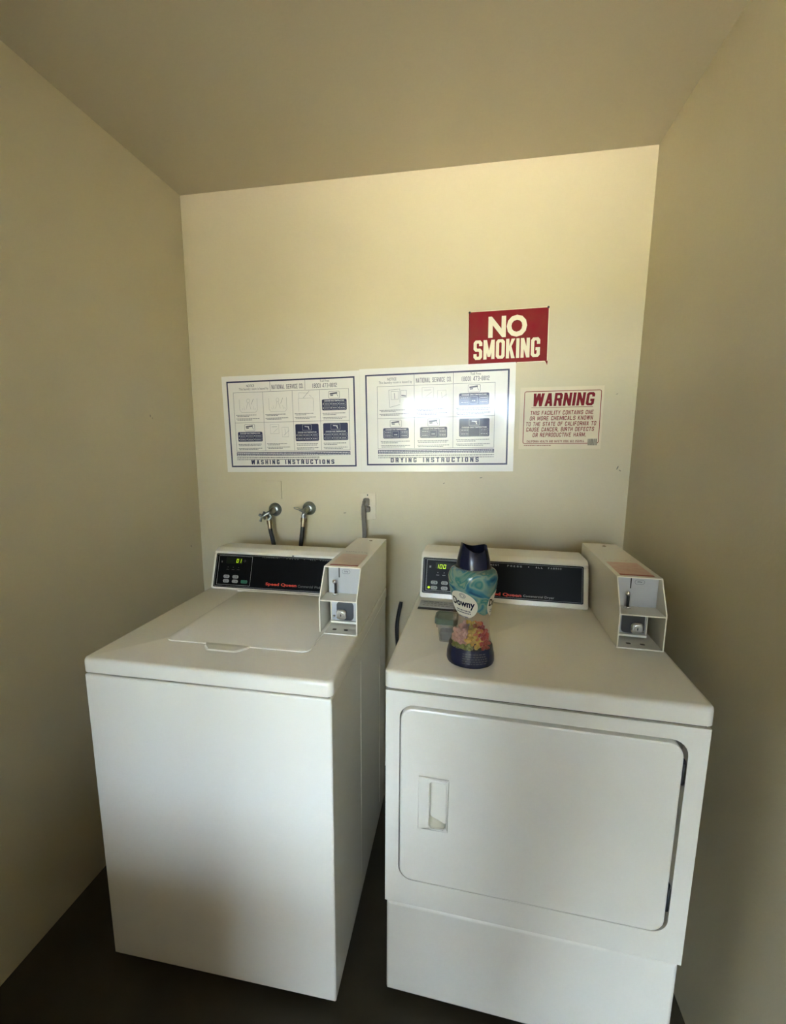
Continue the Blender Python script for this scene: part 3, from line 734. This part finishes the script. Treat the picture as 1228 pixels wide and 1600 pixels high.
def poster(name, label, x0, x1, zc0, zc1, w, h, ang, title, tx, cols, gx0, gx1, gz0, gz1, gmid, hx, y0, cells, insetl, insetr, bz0, bz1):
    """laminated sheet; sheet coordinates run 0..w, 0..h from its lower-left corner"""
    root = thing(name, label, 'poster', (x0, y0, zc0), 0, -ang, group=None)
    sh = MB().box(0, w, -0.0010, 0.0, 0, h).build('sheet', M['sheet'], root)
    y = -0.00115; y2 = -0.00130; y3 = -0.00145
    bx0, bx1 = insetl, w-insetr; bw, bh = bx1-bx0, bz1-bz0
    X = lambda s: bx0+bw*s
    Z = lambda t: bz1-bh*t            # t measured down from the border top
    MB().frame(bx0, bx1, bz0, bz1, 0.0062, y).build('printed_border', M['navy'], root)
    g = MB()
    for s in hx: g.rect(X(s)-0.0007, X(s)+0.0007, Z(gz0-0.005), Z(0.012), y)
    g.frame(X(gx0), X(gx1), Z(gz1), Z(gz0), 0.0012, y)
    for s in cols: g.rect(X(s)-0.0006, X(s)+0.0006, Z(gz1), Z(gz0), y)
    g.rect(X(gx0), X(gx1), Z(gmid)-0.0006, Z(gmid)+0.0006, y)
    g.build('printed_grid', M['greyink'], root)
    t = MB()
    a = (hx[0])
    t.text('NOTICE', X(a*0.55)-0.018, X(a*0.55)+0.018, Z(0.072), Z(0.042), y2, 0.01)
    t.build('heading_lettering', M['greyink'], root)
    MB().text('This laundry room is leased by', X(a)-0.142, X(a)-0.008, Z(0.112), Z(0.078), y2, 0.0).build('heading_lettering', M['greyink'], root)
    block_text(MB(), 'NATIONAL SERVICE CO.', X(a)+0.007, X(hx[1])-0.007, Z(0.106), Z(0.056), y2, 0.26, 0.13, 0.26).build('heading_lettering', M['greyink'], root)
    m = X(hx[1]+0.15)
    MB().text('Toll Free', m-0.020, m+0.020, Z(0.048), Z(0.024), y2, 0.0).build('heading_lettering', M['greyink'], root)
    block_text(MB(), '(800) 473-8812', m-0.052, m+0.052, Z(0.108), Z(0.062), y2, 0.26, 0.13, 0.26).build('heading_lettering', M['greyink'], root)
    n_ = [sum(BW.get(ch, 1.0) for ch in wd)+0.62*(len(wd)-1) for wd in title.split()]
    k_ = (X(tx[1])-X(tx[0]))/(n_[0]+n_[1]+2.1)
    block_text(MB(), title.split()[0], X(tx[0]), X(tx[0])+n_[0]*k_, Z(0.968), Z(0.916), y2, 0.36, 0.19, 0.62).build('title_lettering', M['navy'], root)
    block_text(MB(), title.split()[1], X(tx[1])-n_[1]*k_, X(tx[1]), Z(0.968), Z(0.916), y2, 0.36, 0.19, 0.62).build('title_lettering', M['navy'], root)
    MB().rect(X(gx0)+0.004 if False else X(gx0+0.0), X(gx1), Z(gz1+0.055), Z(gz1+0.012), y2).build('printed_bar', M['navy'], root)
    p = MB(); words(p, X(gx0)+0.003, X(gx1)-0.003, Z(gz1+0.031), 0.0035, y3, 5); words(p, X(gx0)+0.003, X(gx1)-0.003, Z(gz1+0.050), 0.0035, y3, 6)
    p.build('bar_lettering', M['whiteink'], root)
    f = MB(); words(f, X(gx0), X(gx1-0.24 if len(cols) == 3 else gx1), Z(gz1+0.082), 0.0042, y2, 7); words(f, X(gx0), X(gx1-0.24 if len(cols) == 3 else gx1), Z(gz1+0.103), 0.0032, y2, 8)
    CE = [gx0]+list(cols)+[gx1]
    for k, (ci, row, kind, px) in enumerate(cells):
        ca, cb = X(CE[ci]), X(CE[ci+1]); zt = Z(gz0) if row == 0 else Z(gmid); zb = Z(gmid) if row == 0 else Z(gz1)
        cw, chh = cb-ca, zt-zb
        if kind in 'pq':
            pa, pb = ca+cw*px[0], ca+cw*px[1]; pz1, pz0 = zt-chh*px[2], zt-chh*px[3]
            pn = MB().slab(pa, pb, pz0, pz1, 0.005, [(0, y2), (0.0006, y2)], 4, False, True).build('instruction_panel', M['navy'], root)
            q = MB(); top = pz1 if kind == 'p' else pz0+(pz1-pz0)*0.60
            q.text('CHOOSE ONE TEMPERATURE', pa+0.010, pb-0.010, top-0.0085, top-0.0035, y3, 0.03)
            hh = top-0.012-pz0
            if len(cols) == 3:
                for i in range(3):
                    for j in range(2):
                        xx = pa+0.004+i*(pb-pa-0.006)/3; zz = pz0+0.003+j*hh/2
                        q.frame(xx+0.004, xx+(pb-pa)/3-0.004, zz+0.001, zz+hh/2-0.003, 0.0005, y3); q.rect(xx, xx+0.003, zz+hh*0.15, zz+hh*0.15+0.004, y3)
                        words(q, xx+0.008, xx+(pb-pa)/3-0.008, zz+hh*0.17, 0.0022, y3, k*7+i+j)
            else:
                for sx in (0, 1):
                    for j in range(2):
                        xx = pa+0.004+sx*(pb-pa)*0.64; zz = pz0+0.003+j*hh/2
                        q.frame(xx, xx+(pb-pa)*0.28, zz+0.001, zz+hh/2-0.002, 0.0006, y3); words(q, xx+0.004, xx+(pb-pa)*0.26, zz+hh*0.2, 0.0025, y3, k+sx+j)
                if kind == 'p': q.frame(pa+(pb-pa)*0.36, pa+(pb-pa)*0.61, pz0+0.005, pz0+hh-0.001, 0.0007, y3); words(q, pa+(pb-pa)*0.43, pa+(pb-pa)*0.55, pz0+hh*0.45, 0.003, y3, 3)
            if kind == 'q':
                xm = (pa+pb)/2; q.frame(xm-0.020, xm+0.020, pz1-0.026, pz1-0.003, 0.0007, y3)
                q.line((xm-0.010, pz1-0.010), (xm+0.010, pz1-0.012), 0.003, y3); q.line((xm+0.004, pz1-0.010), (xm+0.010, pz1-0.022), 0.003, y3)
            q.build('panel_print', M['whiteink'], pn)
            if kind == 'p':
                xm = (pa+pb)/2; ic = MB().slab(xm-0.0235, xm+0.0235, pz1+0.003, pz1+0.032, 0.004, [(0, y2), (0.0012, y2)], 3, False, False)
                ic.line((xm-0.018, pz1+0.021), (xm+0.014, pz1+0.025), 0.006, y2); ic.line((xm-0.016, pz1+0.015), (xm-0.004, pz1+0.016), 0.004, y2)
                ic.line((xm+0.010, pz1+0.024), (xm+0.017, pz1+0.010), 0.0015, y2)
                ic.build('hand_drawing', M['greyink'], root)
            tz = pz0-0.013
            words(f, ca+cw*0.08, cb-cw*0.12, tz, 0.0032, y2, k+20); words(f, ca+cw*0.10, cb-cw*(0.15+0.3*(k % 2)), tz-0.006, 0.0032, y2, k+30)
            words(f, ca+cw*0.08, cb-cw*0.10, tz-0.017, 0.0030, y2, k+40); words(f, ca+cw*0.10, cb-cw*0.25, tz-0.0225, 0.0030, y2, k+50)
        else:
            q = MB(); lx = lambda s: ca+cw*s; lz = lambda s: zt-chh*s; th = 0.0010
            if kind == 't':      # wash tub seen from the front with its agitator
                q.line((lx(0.20), lz(0.22)), (lx(0.20), lz(0.58)), th, y2); q.line((lx(0.80), lz(0.20)), (lx(0.80), lz(0.58)), th, y2)
                q.line((lx(0.20), lz(0.58)), (lx(0.26), lz(0.66)), th, y2); q.line((lx(0.80), lz(0.58)), (lx(0.74), lz(0.66)), th, y2); q.line((lx(0.26), lz(0.66)), (lx(0.74), lz(0.66)), th, y2)
                q.slab(lx(0.45), lx(0.55), lz(0.34), lz(0.22), 0.005, [(0, y2), (0.0009, y2)], 4, False, False)
                q.line((lx(0.48), lz(0.34)), (lx(0.42), lz(0.56)), th, y2); q.line((lx(0.52), lz(0.34)), (lx(0.58), lz(0.56)), th, y2)
                for a_ in (0.28, 0.34, 0.66, 0.72): q.line((lx(a_), lz(0.30+abs(a_-0.5))), (lx(a_+0.03), lz(0.58)), th*0.7, y2)
                q.line((lx(0.60), lz(0.40)), (lx(0.68), lz(0.22)), th*1.6, y2)
            elif kind == 'w':    # machine with an open lid
                q.line((lx(0.22), lz(0.26)), (lx(0.22), lz(0.68)), th, y2); q.line((lx(0.76), lz(0.26)), (lx(0.76), lz(0.68)), th, y2); q.line((lx(0.22), lz(0.26)), (lx(0.76), lz(0.26)), th, y2)
                q.line((lx(0.24), lz(0.08)), (lx(0.24), lz(0.26)), th, y2); q.line((lx(0.24), lz(0.08)), (lx(0.60), lz(0.10)), th, y2); q.line((lx(0.40), lz(0.25)), (lx(0.62), lz(0.04)), th*1.5, y2)
                q.line((lx(0.62), lz(0.16)), (lx(0.70), lz(0.22)), th, y2)
            elif kind == 'c':    # console panel beside a coin slide
                q.frame(lx(0.20), lx(0.50), lz(0.40), lz(0.08), th*0.8, y2); q.line((lx(0.26), lz(0.16)), (lx(0.44), lz(0.16)), th*1.8, y2); q.line((lx(0.30), lz(0.36)), (lx(0.46), lz(0.22)), th, y2)
                q.frame(lx(0.60), lx(0.82), lz(0.52), lz(0.18), th*0.8, y2); q.line((lx(0.70), lz(0.24)), (lx(0.72), lz(0.44)), th*1.2, y2); q.line((lx(0.66), lz(0.46)), (lx(0.84), lz(0.30)), th, y2)
            else:                # dryer with its door open and clothes going in
                q.line((lx(0.32), lz(0.12)), (lx(0.62), lz(0.10)), th, y2); q.line((lx(0.32), lz(0.12)), (lx(0.34), lz(0.66)), th, y2); q.line((lx(0.62), lz(0.10)), (lx(0.62), lz(0.52)), th, y2); q.line((lx(0.34), lz(0.66)), (lx(0.62), lz(0.58)), th, y2)
                q.frame(lx(0.38), lx(0.58), lz(0.42), lz(0.16), th*0.8, y2); q.frame(lx(0.64), lx(0.80), lz(0.36), lz(0.14), th, y2); q.line((lx(0.47), lz(0.22)), (lx(0.48), lz(0.40)), th*2, y2)
                q.line((lx(0.66), lz(0.30)), (lx(0.78), lz(0.32)), th*4, y2)
            q.build('line_drawing', M['paleink'] if kind != 'r' else M['greyink'], root)
            words(f, ca+cw*0.06, cb-cw*0.25, lz(0.76), 0.0030, y2, k+60); words(f, ca+cw*0.10, cb-cw*0.5, lz(0.80), 0.0030, y2, k+70)
            words(f, ca+cw*0.06, cb-cw*0.15, lz(0.88), 0.0030, y2, k+80); words(f, ca+cw*0.10, cb-cw*0.4, lz(0.92), 0.0030, y2, k+90)
    f.build('fine_print', M['midink'], root, kind='stuff')
    return root

AN = 0.0200
poster('washing_poster', 'left laminated poster headed WASHING INSTRUCTIONS, above the water taps', -0.8760, 0, 1.3285, 0, 0.6050, 0.4045, AN,
       'WASHING INSTRUCTIONS', (0.165, 0.83), (0.289, 0.523, 0.735), 0.050, 0.955, 0.128, 0.812, 0.478, (0.352, 0.625), -0.0006,
       [(0, 0, 't', 0), (1, 0, 't', 0), (2, 0, 'w', 0), (3, 0, 'p', (0.07, 0.92, 0.32, 0.67)), (0, 1, 'p', (0.08, 0.92, 0.32, 0.66)), (1, 1, 'c', 0), (2, 1, 'q', (0.06, 0.92, 0.09, 0.67)), (3, 1, 'q', (0.08, 0.94, 0.08, 0.66))],
       0.0215, 0.020, 0.0215, 0.3830)
poster('drying_poster', 'right laminated poster headed DRYING INSTRUCTIONS, below the red sign', -0.2700, 0, 1.3405, 0, 0.6060, 0.4085, AN,
       'DRYING INSTRUCTIONS', (0.178, 0.805), (0.352, 0.625), 0.085, 0.908, 0.130, 0.815, 0.478, (0.352, 0.625), -0.0030,
       [(0, 0, 'r', 0), (1, 0, 'c', 0), (2, 0, 'p', (0.14, 0.86, 0.30, 0.66)), (0, 1, 'p', (0.15, 0.85, 0.32, 0.66)), (1, 1, 'p', (0.15, 0.85, 0.31, 0.66)), (2, 1, 'q', (0.15, 0.88, 0.07, 0.64))],
       0.0235, 0.0225, 0.0260, 0.3855)

# red sign
ns = thing('no_smoking_sign', 'dark red NO SMOKING sign with cream lettering above the drying poster', 'sign', (0.1500, -0.0004, 1.7545), 0, -0.0200)
w, h = 0.2905, 0.1925
MB().box(0, w, -0.0008, 0, 0, h).build('sign_panel', M['redsign'], ns)
e = MB(); e.rect(0, w, h-0.0022, h, -0.00095); e.rect(w-0.0028, w, 0.004, h, -0.00095); e.rect(w*0.62, w, 0, 0.003, -0.00095); e.rect(0, 0.001, 0, h, -0.00095)
e.build('sign_edge', M['creamink'], ns)
l = MB()
l.text('NO', 0.0735, 0.2135, 0.094, 0.1715, -0.0010, 0.045)
block_text(l, 'SMOKING', 0.0200, 0.2620, 0.0180, 0.0880, -0.0010, 0.36, 0.155, 0.14)
l.build('lettering', M['creamink'], ns)
for x, z in ((0.004, h-0.003), (w-0.004, h-0.002)):
    MB().lathe([(0.0042, 0), (0.0040, 0.0012), (0.0022, 0.0024)], 12, (x, -0.0008, z), 'y').build('screw', M['lockwell'], ns)
cu = MB(); L = []
for i in range(6):
    a = i/5; L.append([(w-0.022+0.020*a, -0.001-0.010*a*a, 0.006*(1-a)), (w-0.008+0.004*a, -0.001-0.012*a*a, 0.010-0.024*a)])
V = [[cu.bm.verts.new(p) for p in r] for r in L]
for a, b in zip(V, V[1:]): cu.bm.faces.new((a[0], a[1], b[1], b[0]))
o = cu.build('curled_corner', M['redsign'], ns); so_ = o.modifiers.new('thickness', 'SOLIDIFY'); so_.thickness = 0.0008

# warning sign
ws = thing('warning_sign', 'cream WARNING sign with dark red lettering right of the drying poster', 'sign', (0.3520, -0.0004, 1.4385), 0, -0.0120)
w, h = 0.2960, 0.2290
MB().box(0, w, -0.0008, 0, 0, h).build('sign_panel', M['warnsheet'], ws)
fr = MB(); fr.slab(0.0145, w-0.008, 0.0195, h-0.014, 0.008, [(0, -0.0010), (0.0024, -0.0010)], 5, False, False)
fr.rect(0.042, w-0.036, h-0.0755, h-0.0740, -0.0010)
fr.build('printed_border', M['warnink'], ws)
block_text(MB(), 'WARNING', 0.0460, 0.2640, h-0.0700, h-0.0225, -0.0010, 0.34, 0.18, 0.16, 0.10).build('title_lettering', M['warnink'], ws)
bd = MB()
sc = (w-0.012)/650.0
for s, xa, xb, zc in (('THIS FACILITY CONTAINS ONE', 556, 1066, 893), ('OR MORE CHEMICALS KNOWN', 553, 1063, 938), ('TO THE STATE OF CALIFORNIA TO', 523, 1092, 985), ('CAUSE CANCER, BIRTH DEFECTS', 527, 1078, 1031), ('OR REPRODUCTIVE HARM.', 583, 1018, 1077)):
    x0 = 0.0145+(xa-500)*0.440e-3; x1 = 0.0145+(xb-500)*0.440e-3
    z = 0.0195+(1152-zc)*0.445e-3
    block_text(bd, s, x0, x1, z-0.0076, z+0.0076, -0.0010, 0.25, 0.16, 0.28, 0.10)
block_text(bd, 'CALIFORNIA HEALTH AND SAFETY CODE SEC 25249.6', 0.030, 0.236, 0.0245, 0.0325, -0.0010, 0.28, 0.18, 0.30)
bd.build('body_lettering', M['warnink'], ws)
words(MB(), 0.020, 0.120, 0.012, 0.0025, -0.0010, 3).build('small_print', M['warnink'], ws)
bc = MB(); x = 0.0
bp = MB().rect(0.2490, 0.2820, 0.0125, 0.0375, -0.0011).build('barcode_patch', M['warnsheet'], ws)
r = random.Random(9); x = 0.2495
while x < 0.281:
    q = r.choice((0.001, 0.0018, 0.0026)); bc.rect(x, min(x+q, 0.2815), 0.0130, 0.0370, -0.0012); x += q+r.choice((0.0006, 0.0010))
bc.build('barcode_bars', M['barcode'], bp)

# ------------------------------------------------------------------ wall fittings
op = thing('wall_outlet', 'ivory wall outlet with a grey plug in it behind the washer coin box', 'outlet', (-0.2425, 0, 1.1405), 0, -0.02)
pl = MB().slab(-0.0350, 0.0350, 0, 0.1130, 0.003, [(0, 0), (0, -0.003), (0.0015, -0.005), (0.003, -0.0055)], 3).build('cover_plate', M['ivory'], op, 35)
for z in (0.038, 0.076):
    rc = MB().slab(-0.0165, 0.0165, z-0.014, z+0.014, 0.010, [(0, -0.0054), (0, -0.0075), (0.0008, -0.008)], 5).build('receptacle', M['ivory'], op, 35)
    s = MB()
    for x in (-0.0064, 0.0064): s.rect(x-0.0012, x+0.0012, z-0.002, z+0.006, -0.0082)
    s.build('slots', M['rubber'], rc)
MB().lathe([(0.003, 0), (0.0024, 0.001)], 10, (0, -0.0054, 0.1040), 'y').build('screw', M['lockwell'], op)

cordp = MB()
px, pz = -0.2460, 1.2180
cord = thing('power_cord', 'grey flat power cord plugged into the ivory outlet', 'cord', (px, -0.0085, pz))
k = MB().slab(-0.0140, 0.0110, -0.018, 0.014, 0.006, [(0, 0), (0, -0.014), (0.003, -0.022)], 4)
k.slab(-0.0020, 0.0145, -0.044, -0.020, 0.005, [(0, 0), (0, -0.010), (0.003, -0.015)], 4)
k.build('plug', M['cord'], cord, 40)
pts = [(-0.006, -0.019, 0.004), (-0.010, -0.022, -0.020), (-0.010, -0.022, -0.050), (-0.007, -0.024, -0.090), (-0.004, -0.030, -0.130), (-0.004, -0.034, -0.18), (0.0, -0.035, -0.30), (0.004, -0.035, -0.45)]
fl = MB()
for dx in (-0.0052, 0.0, 0.0052): fl.tube([(p[0]+dx, p[1], p[2]) for p in pts], 0.0040, 8)
fl.build('flat_cable', M['cord'], cord)

bp = MB().slab(-0.0470, 0.0470, 0, 0.0780, 0.002, [(0, 0.0), (0, -0.0034), (0.0008, -0.004)], 3)
b = bp.build('blank_cover_plate', M['wall'], None, 35); b.location = (-0.6735, 0, 1.2165); b.rotation_euler = (0, -0.012, 0)
tag(b, 'cream painted-over blank plate on the wall above the taps', 'plate')

def tap(name, label, x, z, kind):
    t = thing(name, label, 'tap', (x, 0, z))
    MB().lathe([(0.0295, 0.0), (0.0290, 0.003), (0.0250, 0.009), (0.0180, 0.014), (0.0120, 0.016)], 28, axis='y').build('escutcheon', M['steel'], t, 50)
    b = MB()
    if kind == 'left':
        b.tube([(0, -0.010, 0), (0, -0.030, -0.003), (-0.001, -0.046, -0.010), (-0.002, -0.052, -0.026), (-0.003, -0.054, -0.040)], 0.011, 14, [0.012, 0.0125, 0.0125, 0.0105, 0.0095])
        b.cyl((-0.006, -0.046, -0.008), (-0.026, -0.056, -0.020), 0.0085, 0.0070, 12)
    else:
        b.tube([(0, -0.010, 0), (-0.002, -0.030, -0.003), (-0.006, -0.042, -0.012), (-0.008, -0.046, -0.026), (-0.008, -0.047, -0.036)], 0.011, 14, [0.012, 0.0125, 0.012, 0.0100, 0.0090])
        b.cyl((-0.006, -0.040, -0.004), (-0.024, -0.048, -0.002), 0.0075, 0.0060, 12)
    b.build('valve_body', M['steel'], t, 60)
    hd = MB()
    if kind == 'left':
        hd.cyl((-0.026, -0.056, -0.020), (-0.032, -0.059, -0.024), 0.006, 0.006, 12)
        hd.tube([(-0.020, -0.060, -0.004), (-0.026, -0.060, -0.014), (-0.032, -0.060, -0.024), (-0.038, -0.060, -0.034), (-0.041, -0.060, -0.044)], 0.005, 10, [0.0065, 0.0050, 0.0055, 0.0048, 0.0062])
        hd.tube([(-0.046, -0.058, -0.016), (-0.032, -0.060, -0.024), (-0.018, -0.060, -0.032)], 0.0048, 10, [0.0060, 0.0050, 0.0060])
    else:
        n = 16; L = [(-0.034+0.014*math.cos(2*PI*i/n)*1.0, -0.052, 0.0045+0.0045*math.sin(2*PI*i/n)-0.006*math.cos(2*PI*i/n)*0.6) for i in range(n+1)]
        hd.tube(L, 0.0016, 8)
        hd.tube([(-0.022, -0.048, -0.002), (-0.010, -0.052, -0.006), (0.002, -0.052, -0.012)], 0.0045, 10, [0.0060, 0.0050, 0.0045])
    hd.build('tap_handle', M['steel'], t, 60)
    return t
def hose(name, label, P, ferr):
    t = thing(name, label, 'hose', P[0])
    o = Vector(P[0]); Q = [Vector(p)-o for p in P]
    MB().tube(Q, 0.0088, 14).build('rubber_tube', M['rubber'], t, 60)
    d = (Q[1]-Q[0]).normalized()
    MB().cyl(Q[0]-d*0.002, Q[0]+d*0.014, 0.0125, 0.0120, 14).build('coupling', M['brass'], t, 35)
    MB().cyl(Q[0]+d*0.013, Q[0]+d*0.034, 0.0098, 0.0098, 14).build('ferrule', M['brass'] if ferr else M['steel'], t, 35)
    return t
def smooth_path(K, n=6):
    K = [Vector(k) for k in K]; out = []
    for i in range(len(K)-1):
        p0, p1, p2, p3 = K[max(i-1, 0)], K[i], K[i+1], K[min(i+2, len(K)-1)]
        for j in range(n):
            t = j/n
            out.append(0.5*((2*p1)+(-p0+p2)*t+(2*p0-5*p1+4*p2-p3)*t*t+(-p0+3*p1-3*p2+p3)*t**3))
    return out+[K[-1]]
ax, az = -0.6595, 1.1700
tap('water_tap', 'left steel tap with a cross handle, nearer the left wall', ax, az, 'left')
hose('supply_hose', 'left black rubber hose hanging from the left steel tap', smooth_path([(ax-0.003, -0.054, az-0.042), (ax+0.004, -0.060, az-0.085), (ax+0.018, -0.065, az-0.14), (ax+0.030, -0.070, az-0.25), (ax+0.03, -0.075, az-0.55)]), True)
cx2, cz2 = -0.5030, 1.1800
tap('water_tap', 'right steel tap with a wire loop handle, nearer the outlet', cx2, cz2, 'right')
hose('supply_hose', 'right black rubber hose hanging from the right steel tap', smooth_path([(cx2-0.008, -0.047, cz2-0.038), (cx2-0.012, -0.055, cz2-0.09), (cx2-0.018, -0.060, cz2-0.15), (cx2-0.024, -0.065, cz2-0.27), (cx2-0.03, -0.070, cz2-0.58)]), True)
# dark cable in the gap behind the machines
cb = thing('dryer_cable', 'dark cable hanging in the gap behind the two machines', 'cord', (-0.085, -0.06, 0.0))
MB().tube(smooth_path([(-0.010, 0.030, 0.80), (-0.022, 0.0, 0.70), (-0.012, -0.005, 0.55), (0.0, 0.0, 0.3), (0.03, 0.0, 0.012)]), 0.008, 10).build('cable', M['rubber'], cb, 60)

# ------------------------------------------------------------------ the person taking the photograph, in the doorway behind the camera
M['skin'] = mat('skin', (0.45, 0.27, 0.18), 0.5, var=0.1, scale=30)
M['shirt'] = mat('dark_shirt', (0.05, 0.055, 0.07), 0.85, var=0.2, scale=40)
M['jeans'] = mat('dark_jeans', (0.03, 0.04, 0.07), 0.9, var=0.25, scale=60)
M['shoe'] = mat('dark_shoes', (0.03, 0.03, 0.03), 0.6)
M['hair'] = mat('dark_hair', (0.03, 0.02, 0.015), 0.6, var=0.3, scale=80)
def skinned(V, E, root_i, levels=2):
    me = bpy.data.meshes.new('body'); me.from_pydata([v[:3] for v in V], E, [])
    o = bpy.data.objects.new('body', me); COL.objects.link(o)
    k = o.modifiers.new('skin', 'SKIN'); k.use_smooth_shade = True
    for i, v in enumerate(V):
        r = v[3]; me.skin_vertices[0].data[i].radius = r if isinstance(r, tuple) else (r, r)
        me.skin_vertices[0].data[i].use_root = (i == root_i)
    sb = o.modifiers.new('sub', 'SUBSURF'); sb.levels = levels; sb.render_levels = levels
    bpy.context.view_layer.update()
    res = bpy.data.meshes.new_from_object(o.evaluated_get(bpy.context.evaluated_depsgraph_get()))
    COL.objects.unlink(o); bpy.data.objects.remove(o); bpy.data.meshes.remove(me)
    return res
PX, PY = 0.34, -2.02
pr = thing('person', 'person in dark shirt and jeans standing in the doorway holding up a phone', 'person', (PX, PY, 0))
V = [(0, 0, 0.95, (0.185, 0.14)), (0, 0.005, 1.08, (0.18, 0.135)), (0, 0, 1.25, (0.195, 0.14)), (0, -0.005, 1.40, (0.12, 0.10)), (0, 0, 1.47, 0.058), (0, 0.015, 1.54, 0.062),
     (0, 0.02, 1.61, (0.078, 0.095)), (0, 0.01, 1.68, (0.062, 0.078))]
Ed = [(i, i+1) for i in range(7)]
def limb(start, pts):
    p = start
    for q in pts:
        V.append(q); Ed.append((p, len(V)-1)); p = len(V)-1
    return p
for sx in (-1, 1):
    limb(0, [(sx*0.098, 0, 0.86, 0.115), (sx*0.105, 0.010, 0.68, 0.098), (sx*0.108, 0.015, 0.50, 0.084), (sx*0.110, -0.005, 0.32, 0.078), (sx*0.115, -0.010, 0.10, 0.062), (sx*0.125, 0.03, 0.045, 0.040), (sx*0.135, 0.135, 0.032, 0.032)])
wr = []
for sx, tx in ((-1, -0.165), (1, -0.085)):
    w = limb(3, [(sx*0.165, -0.005, 1.375, 0.062), (sx*0.205, 0.02, 1.24, 0.050), (sx*0.215, 0.06, 1.12, 0.043), (sx*0.10+tx*0.55, 0.15, 1.26, 0.036), (tx, 0.195, 1.385, 0.026), (tx, 0.215, 1.415, 0.030)])
    wr.append(Vector(V[w][:3]))
me = skinned(V, Ed, 0)
bmx = bmesh.new(); bmx.from_mesh(me)
for sx, w in zip((-1, 1), wr):
    for i in range(5):
        if i < 4:
            b0 = w+Vector((sx*0.010, 0.002, 0.030-0.018*i)); L = (0.030, 0.033, 0.031, 0.025)[i]
            P = [b0+Vector((sx*0.010, -0.006, 0)), b0+Vector((sx*0.016, 0.012, 0)), b0+Vector((sx*0.004, 0.012+L*0.45, 0.001)), b0+Vector((-sx*0.016, 0.010+L*0.5, 0.002))]
        else:
            P = [w+Vector((0, -0.008, -0.005)), w+Vector((-sx*0.008, -0.022, 0.014)), w+Vector((-sx*0.024, -0.018, 0.028))]
        t = skinned([(*q, 0.0085) for q in P], [(j, j+1) for j in range(len(P)-1)], 0, 1)
        bmx.from_mesh(t); bpy.data.meshes.remove(t)
for f in bmx.faces:
    c = f.calc_center_median(); f.smooth = True
    arm = c.y > 0.10 and c.z > 1.05
    f.material_index = 3 if c.z < 0.075 else 2 if c.z < 0.99 and not arm else 0 if (c.z > 1.45 or (arm and c.z > 1.20)) else 1
bmx.to_mesh(me); bmx.free()
for m in ('skin', 'shirt', 'jeans', 'shoe'): me.materials.append(M[m])
bo = bpy.data.objects.new('body', me); COL.objects.link(bo); bo.parent = pr
hr = MB(); hr.lathe([(0.02, 0.105), (0.055, 0.095), (0.078, 0.065), (0.086, 0.02), (0.082, -0.03), (0.070, -0.05)], 20, (0, -0.006, 1.635), sy=1.15)
hr.build('hair', M['hair'], pr)
for sx in (-1, 1):
    MB().sphere((sx*0.031, 0.103, 1.605), 0.011, 12, 8).build('eye', M['whiteink'], pr)
    MB().lathe([(0.006, -0.028), (0.016, -0.012), (0.018, 0.010), (0.008, 0.026)], 10, (sx*0.080, 0.005, 1.595), sy=1.4).build('ear', M['skin'], pr)
MB().tube([(0, 0.105, 1.605), (0, 0.118, 1.582), (0, 0.122, 1.565), (0, 0.106, 1.556)], 0.01, 10, [0.006, 0.010, 0.013, 0.009]).build('nose', M['skin'], pr)
MB().tube([(-0.022, 0.094, 1.528), (-0.008, 0.103, 1.531), (0.008, 0.103, 1.531), (0.022, 0.094, 1.528)], 0.005, 8).build('mouth', M['stickpink'], pr)
ph = thing('phone', 'dark phone held up in both hands of the person in the doorway', 'phone', (PX-0.125, PY+0.232, 1.35))
MB().slab(-0.037, 0.037, 0, 0.150, 0.010, [(0.002, -0.004), (0, -0.002), (0, 0.002), (0.002, 0.004)]).build('phone_case', M['rubber'], ph, 40)

# scuffs on the painted walls
wb, wl = bpy.data.objects['wall_back'], bpy.data.objects['wall_left']
for (x, z, a, l) in ((0.713, 1.372, 1.2, 0.016), (0.722, 1.362, -0.6, 0.010), (0.070, 1.300, 0.5, 0.010), (-0.345, 1.165, 0.1, 0.014), (0.215, 1.325, 0.2, 0.012), (0.690, 1.640, 0.4, 0.008)):
    m = MB(); m.lathe([(l/2, 0), (l/2.4, 0.0005)], 8, axis='y', sy=0.22)
    o = m.build('scuff_mark', M['lint'], wb); o.location = (x, -0.0002, z); o.rotation_euler = (0, -a, 0)
for (y, z, l) in ((-0.262, 1.553, 0.010), (-0.252, 1.545, 0.006), (-0.075, 1.005, 0.012)):
    m = MB(); m.lathe([(l/2, 0), (l/2.4, 0.0005)], 8, sy=0.3)
    o = m.build('scuff_mark', M['lint'], wl); o.location = (XL+0.0002, y, z); o.rotation_euler = (0, PI/2, 0)
